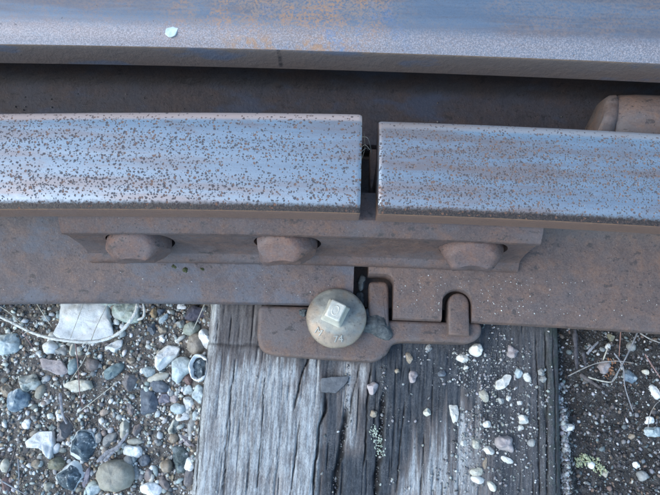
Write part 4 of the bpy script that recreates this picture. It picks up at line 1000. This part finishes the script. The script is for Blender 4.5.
# clods and chips on the metal and the wood
def lump(name, w, h, hgt, loc, rot, seed, mat, label, cat, style='a', outline=None):
    me, c = stone_mesh(style, outline=outline, w=w, h=h, hgt=hgt, seed=seed)
    o = link(name, me, mat)
    o.location = loc if outline is None else (c[0], c[1], loc[2]); o.rotation_euler = (0, 0, rot)
    return tag(o, label, cat)
lump('clod', .0225, .0300, .0090, (.0340, .0545, .0058), R(12), 31, M_CLOD, 'dark blue grey gritty clod wedged right of the screw spike', 'clod', 'b')
lump('clod', .0066, .0078, .0040, (-.0222, .0625, .0050), 0, 32, M_CLOD, 'small dark clod on the tie plate left of the screw spike', 'clod')
lump('slate_chip', 0, 0, .0022, (0, 0, -.0125), 0, 33, M_SLATECHIP, 'flat grey slate chip lying over the split in the tie', 'slate chip', 'f',
     [(-.0075, .0140), (.0045, .0155), (.0150, .0160), (.0105, .0085), (.0040, .0030), (-.0070, .0040)])
lump('clod', .0085, .0100, .0030, (.1685, .0835, .0130), 0, 34, M_CLOD, 'dark round spot of tar on the right rail foot', 'tar spot', 'r')
lump('clod', .0062, .0130, .0050, (.0215, .0862, .0045), R(-4), 35, M_CLOD, 'upper greenish clod stuck in the narrow gap between the rail feet', 'clod')
lump('clod', .0062, .0150, .0050, (.0213, .0735, .0010), R(5), 36, M_CLOD, 'lower dark clod stuck in the narrow gap between the rail feet', 'clod')
lump('mineral_chip', 0, 0, .0012, (0, 0, .1158), 0, 37, M_CHIP, 'pale blue flake stuck on the shoulder of the far rail', 'flake', 'f',
     [(-.1145, .2275), (-.1130, .2335), (-.1085, .2385), (-.1045, .2375), (-.1055, .2325), (-.1075, .2265), (-.1110, .2245)])
for i, (x, y, r, la) in enumerate([(-.1115, .0905, .0030, 'tiny moss tuft at the foot of the leftmost bolt, right one'), (-.1200, .0920, .0024, 'tiny moss tuft at the foot of the leftmost bolt, left one'), (-.0985, .0915, .002, 'tiny moss speck on the rail foot right of the leftmost bolt')]):
    lump('moss_tuft', r * 2, r * 1.6, r * .8, (x, y, .0165), 0, 50 + i, M_MOSSBIT, la, 'moss')

# ------------------------------------------------------------------ twigs, straws and the cord
def tube(pts, rad, seg=7, sub=6, taper=.35, seed=0, flat=1., wob=.12, twist=0):
    P = [Vector(p) for p in pts]; out = []
    n = len(P)
    for i in range(n - 1):
        p0, p1, p2, p3 = P[max(i - 1, 0)], P[i], P[i + 1], P[min(i + 2, n - 1)]
        for k in range(sub):
            u = k / sub
            out.append(.5 * ((2 * p1) + (p2 - p0) * u + (2 * p0 - 5 * p1 + 4 * p2 - p3) * u * u + (3 * p1 - p0 - 3 * p2 + p3) * u ** 3))
    out.append(P[-1]); m = len(out); V = []; F = []
    for i, p in enumerate(out):
        d = (out[min(i + 1, m - 1)] - out[max(i - 1, 0)]).normalized()
        s_ = d.cross(Vector((0, 0, 1))).normalized(); t_ = s_.cross(d)
        r = rad * (1 - taper * i / (m - 1)) * (1 + wob * mnoise.noise(p * 400 + Vector((seed, 0, 0))))
        if i in (0, m - 1): r *= .55
        for k in range(seg):
            a = 2 * math.pi * k / seg + twist * i
            rr = r * (1 + (.07 * math.cos(3 * a - 3 * twist * i * 2) if twist else 0))
            q = p + s_ * rr * math.cos(a) + t_ * rr * flat * math.sin(a)
            V.append(q)
    for i in range(m - 1):
        for k in range(seg):
            k2 = (k + 1) % seg; F.append((i * seg + k, i * seg + k2, (i + 1) * seg + k2, (i + 1) * seg + k))
    F.append(tuple(range(seg))[::-1]); F.append(tuple((m - 1) * seg + k for k in range(seg)))
    return mesh_np('tube', V, F, 60)
for i, (lab, nm, colr, rad, pts) in enumerate(TWIGS):
    P = [(x * mm, y * mm, z * mm) for x, y, z in pts]
    thick = rad > 1.3
    me = tube(P, rad * mm * .85, 8 if thick else 6, 6, .45, i, .5 if thick else 1., .5 if thick else .2)
    me.name = nm
    o = link(nm, me, M_STEM[colr]); tag(o, lab, {'wood_splinter': 'splinter', 'bark_strip': 'bark'}.get(nm, nm), 'plant litter on the track bed')
cz = [(x * mm, y * mm, -.0075 - .0015 * math.sin(i * 1.3)) for i, (x, y) in enumerate(CORD)]
co_ = empty('cord', (cz[4][0], cz[4][1], -.02)); tag(co_, 'pale twisted fibre cord looping from the left border up under the rail', 'cord')
link('strand', tube(cz, .00105, 12, 14, -.35, 3, 1., .30, twist=.22), M_CORD, co_)
link('frayed_end', tube([(x * mm, y * mm, -.0085) for x, y in CORD_FRAY], .0010, 8, 6, .3, 4, 1., .5), M_CORD, co_)
for k in range(9):
    i = random.randrange(1, 8); a = Vector(cz[i]); b = a + Vector((random.uniform(-.006, .006), random.uniform(-.006, .004), random.uniform(.000, .003)))
    link('fibre', tube([a, (a + b) / 2 + Vector((.001, .001, .001)), b], .00022, 4, 3, .3, k), M_CORD, co_)

# dry grass wisps in the joint gap
gw = [[(.0165, .184, .030), (.0200, .180, .052), (.0235, .174, .058)], [(.0180, .176, .024), (.0205, .180, .045), (.0190, .186, .060)], [(.0240, .186, .026), (.0215, .180, .046), (.0175, .173, .056)],
      [(.0260, .1780, .040), (.0220, .1835, .056), (.0165, .186, .052)]]
for i, g in enumerate(gw):
    o = link('grass_wisp', tube(g, .00035, 5, 6, .5, i), M_STEM['straw'])
    tag(o, ['dry grass wisp in the rail gap bending over to the right rail head', 'dry grass wisp standing nearly straight in the middle of the rail gap', 'dry grass wisp in the rail gap bending towards the viewer on the left', 'dry grass wisp in the rail gap crossing the others to the left rail head'][i], 'grass wisp', 'dry grass wisps in the rail joint')

# small sprigs
def sprig(name, spots, mat, label, cat, zf, size=.0016, n=26, seed=0):
    rnd = random.Random(seed); bm = bmesh.new()
    for (x, y) in spots:
        for _ in range(n):
            p = Vector((x + rnd.gauss(0, .0020), y + rnd.gauss(0, .0020), 0)); p.z = float(zf(p.x, p.y)) + rnd.uniform(.0004, .0032)
            r = size * rnd.uniform(.5, 1.1)
            ret = bmesh.ops.create_icosphere(bm, subdivisions=1, radius=r)
            bmesh.ops.transform(bm, matrix=Matrix.Translation(p) @ Matrix.Rotation(rnd.uniform(0, 6), 4, 'Z') @ Matrix.Rotation(rnd.uniform(-.8, .8), 4, 'X') @ Matrix.Diagonal((1, .55, .3, 1)), verts=ret['verts'])
    o = link(name, bm_mesh(name, bm, 60), mat); return tag(o, label, cat)
gz = lambda x, y: ground_z(np.array(x), np.array(y))
sprig('green_sprig', [(.1965, -.0405), (.2005, -.0420), (.1945, -.0440)], M_SPRIG, 'small yellow green leafy sprig in the dark soil, left half', 'sprig', gz, seed=1)
sprig('green_sprig', [(.2085, -.0440), (.2110, -.0480)], M_SPRIG, 'small yellow green leafy sprig in the dark soil, right half', 'sprig', gz, seed=2)
tz = lambda x, y: max(-.0145, float(tie_z(x, y)))
sprig('lichen', [(.0345, -.0225), (.0350, -.0270), (.0370, -.0320), (.0395, -.0375)], M_LICHEN, 'pale green lichen string growing along the split in the tie', 'lichen', tz, .0010, 22, 3)
sprig('leaf_litter', [(.2225, .0290), (.2262, .0335), (.2215, .0255)], M_LEAFBIT, 'orange dead leaf crumbs beside the pale blue stone', 'leaf litter', gz, .0018, 10, 4)

# ------------------------------------------------------------------ loose grains nobody could count
ICO = None
def base_grains(k=24):
    out = []
    for s_ in range(k):
        bm = bmesh.new(); bmesh.ops.create_icosphere(bm, subdivisions=1, radius=1)
        rnd = random.Random(s_)
        sx, sy, sz = rnd.uniform(.8, 1.25), rnd.uniform(.55, .95), rnd.uniform(.45, .75)
        for v in bm.verts:
            n = 1 + .45 * mnoise.noise(v.co * 1.4 + Vector((s_ * 7.3, 0, 0))) + .24 * rnd.uniform(-1, 1)
            v.co = Vector((v.co.x * sx, v.co.y * sy, v.co.z * sz)) * n
        out.append((np.array([v.co[:] for v in bm.verts]), np.array([[v.index for v in f.verts] for f in bm.faces])))
        bm.free()
    return out
BG = base_grains()
def grains(name, X, Y, size, zf, cols, label, sink=.1, mat=None):
    n = len(X); Z = zf(X, Y) + size * (.45 - sink)
    vs_, fs, cs_ = [], [], []; off = 0
    which = RNG.integers(0, len(BG), n); rot = RNG.uniform(0, 6.283, n); tl = RNG.uniform(-.5, .5, n)
    for b, (bv, bf) in enumerate(BG):
        idx = np.where(which == b)[0]
        if not len(idx): continue
        c, s_ = np.cos(rot[idx])[:, None], np.sin(rot[idx])[:, None]
        vx, vy, vz = bv[:, 0][None], bv[:, 1][None], bv[:, 2][None]
        ct, st_ = np.cos(tl[idx])[:, None], np.sin(tl[idx])[:, None]
        vy2, vz2 = vy * ct - vz * st_, vy * st_ + vz * ct
        S_ = size[idx][:, None]
        P = np.stack([(vx * c - vy2 * s_) * S_ + X[idx][:, None], (vx * s_ + vy2 * c) * S_ + Y[idx][:, None], vz2 * S_ + Z[idx][:, None]], 2)
        k = len(bv); vs_.append(P.reshape(-1, 3))
        fs.append((bf[None] + (off + np.arange(len(idx)) * k)[:, None, None]).reshape(-1, 3)); off += len(idx) * k
        cs_.append(np.repeat(cols[idx], k, 0))
    me = fast_mesh(name, np.concatenate(vs_), np.concatenate(fs))
    attr_col(me, 'tint', np.concatenate(cs_))
    o = link(name, me, mat or M_GRAIN); tag(o, label, kind='stuff'); return o
def palette(n, cols, wts):
    c = np.array(cols); k = RNG.choice(len(c), n, p=np.array(wts) / sum(wts))
    return np.clip(c[k] * RNG.uniform(.75, 1.25, (n, 1)) * RNG.uniform(.95, 1.05, (n, 3)), .01, .85)
PAL_L = ([(.70, .70, .66), (.46, .46, .44), (.27, .25, .22), (.30, .23, .17), (.16, .15, .15), (.12, .14, .16), (.42, .34, .25), (.30, .34, .34)], [4, 3.5, 3, 2.6, 2.2, 1.0, 1.8, 2])
PAL_C = ([(.70, .70, .66), (.48, .50, .49), (.30, .30, .29), (.36, .31, .26), (.20, .20, .20), (.34, .39, .39)], [4, 3.5, 2.5, 2, 1.5, 2.5])
PAL_R = ([(.55, .54, .52), (.30, .30, .30), (.13, .12, .12), (.06, .055, .055), (.035, .033, .035), (.20, .15, .12), (.16, .19, .20)], [1.3, 2.6, 3.5, 4, 3, 1.4, 1.2])
def field(n, x0, x1, y0, y1, smin, smax, pw):
    X = RNG.uniform(x0, x1, n); Y = RNG.uniform(y0, y1, n); s_ = smin + (smax - smin) * RNG.random(n) ** pw
    return X, Y, s_
# left bed
X, Y, s_ = field(17000, -.33, -.092, -.115, .082, .00030, .0023, 4.5)
grains('gravel', X, Y, s_, ground_z, palette(len(X), *PAL_L), 'mixed fine gravel and grit between the ballast stones')
X, Y, s_ = field(900, -.33, -.098, -.115, .075, .0013, .0037, 2.2)
o = grains('gravel', X, Y, s_, ground_z, palette(len(X), *PAL_C), 'coarse gravel scattered between the ballast stones', .2)
# right bed
X, Y, s_ = field(15000, .172, .335, -.115, .075, .00028, .0018, 4.5)
grains('soil_grit', X, Y, s_, ground_z, palette(len(X), *PAL_R), 'dark grit and crumbs of soil right of the tie')
X, Y, s_ = field(380, .180, .335, -.115, .07, .0013, .0027, 2.0)
grains('soil_grit', X, Y, s_, ground_z, palette(len(X), [(.40, .40, .39), (.24, .24, .24), (.12, .11, .11), (.08, .075, .075), (.24, .18, .15), (.20, .24, .25)], [1, 2, 3, 3, 1, 1.2]), 'larger crumbs and tiny pebbles in the dark soil', .2)
# crust beside the tie
n = 1500; Y = RNG.uniform(-.115, .016, n); X = .1800 + .032 * Y + RNG.normal(0, .0032, n); s_ = .0005 + .0018 * RNG.random(n) ** 3
grains('grit_crust', X, Y, s_, ground_z, palette(n, [(.58, .58, .57), (.40, .41, .42), (.27, .27, .28), (.13, .13, .135)], [1.3, 3, 3, 1.5]), 'grey crust of grit heaped along the tie edge')
# grit strewn over the tie
n = 6200
X = np.concatenate([RNG.normal(.118, .030, n), RNG.uniform(.03, .17, 1600), RNG.uniform(-.09, .04, 130)]); Y = np.concatenate([RNG.normal(.0, .042, n), RNG.uniform(-.1, .055, 1600), RNG.uniform(-.1, .03, 130)])
dn = fbm(X * 60, Y * 60, 3, 44)
keep = (Y < .062) & (Y > -.12) & (X > -.095) & (X < .171) & (dn > -.35 + .9 * (X < .095) * RNG.random(len(X))) & ~((Y > .024) & (X < .046)) & ~((Y > .040) & (X < .116))
X, Y = X[keep], Y[keep]; s_ = .00018 + .0013 * RNG.random(len(X)) ** 6
grains('grit', X, Y, s_, tie_z, palette(len(X), [(.58, .57, .55), (.38, .38, .37), (.25, .25, .25), (.13, .13, .13)], [1.3, 3, 3.5, 2]), 'pale grit strewn over the right half of the tie')
# debris in the two wide splits
Xs, Ys = [], []
for q in (2, 4):
    P = np.array(CRACKS[q][0]) * mm; o_ = np.argsort(P[:, 1]); yy = RNG.uniform(-.1, .025, 120); Xs.append(np.interp(yy, P[o_, 1], P[o_, 0]) + RNG.normal(0, .0010, 120)); Ys.append(yy)
X, Y = np.concatenate(Xs), np.concatenate(Ys); s_ = .0004 + .0008 * RNG.random(len(X)) ** 2
grains('grit', X, Y, s_, tie_z, palette(len(X), [(.35, .34, .33), (.2, .2, .2), (.1, .1, .1)], [1, 2, 2]), 'crumbs fallen into the splits of the tie')
# sand grains lying on the rail foot and plate
def foot_z(X, Y):
    base = np.where(X < .02, .0675, .0585); return .0105 + (Y - base) / (.1185 - base) * .014
n = 520; X = np.concatenate([RNG.uniform(-.26, .26, 220), RNG.normal(.11, .05, 300)]); Y = RNG.uniform(.0615, .0925, n)
keep = (~((X > .010) & (X < .047))) & (~((X > .080) & (X < .106) & (Y < .083))) & ((X > .02) | (Y > .071)) & (np.hypot(X - .003, Y - .057) > .025) & (np.abs(X) < .27)
X, Y = X[keep], Y[keep]; s_ = .00016 + .00045 * RNG.random(len(X)) ** 3
grains('sand', X, Y, s_, foot_z, palette(len(X), [(.66, .65, .62), (.45, .44, .42)], [2, 1]), 'pale sand grains lying on the rusty rail foot')

# a little grit that has fallen into the channel between the rails
n = 260; X = RNG.uniform(-.33, .33, n); Y = RNG.uniform(.196, .232, n); s_ = .0002 + .0007 * RNG.random(n) ** 3
keep = X < .178; X, Y, s_ = X[keep], Y[keep], s_[keep]
grains('channel_grit', X, Y, s_, lambda X, Y: .0178 + (Y - .1945) / .0365 * .0090, palette(len(X), [(.14, .13, .125), (.09, .085, .085), (.24, .23, .22)], [3, 3, 1]), 'fine grit lying in the dark channel between the rails')
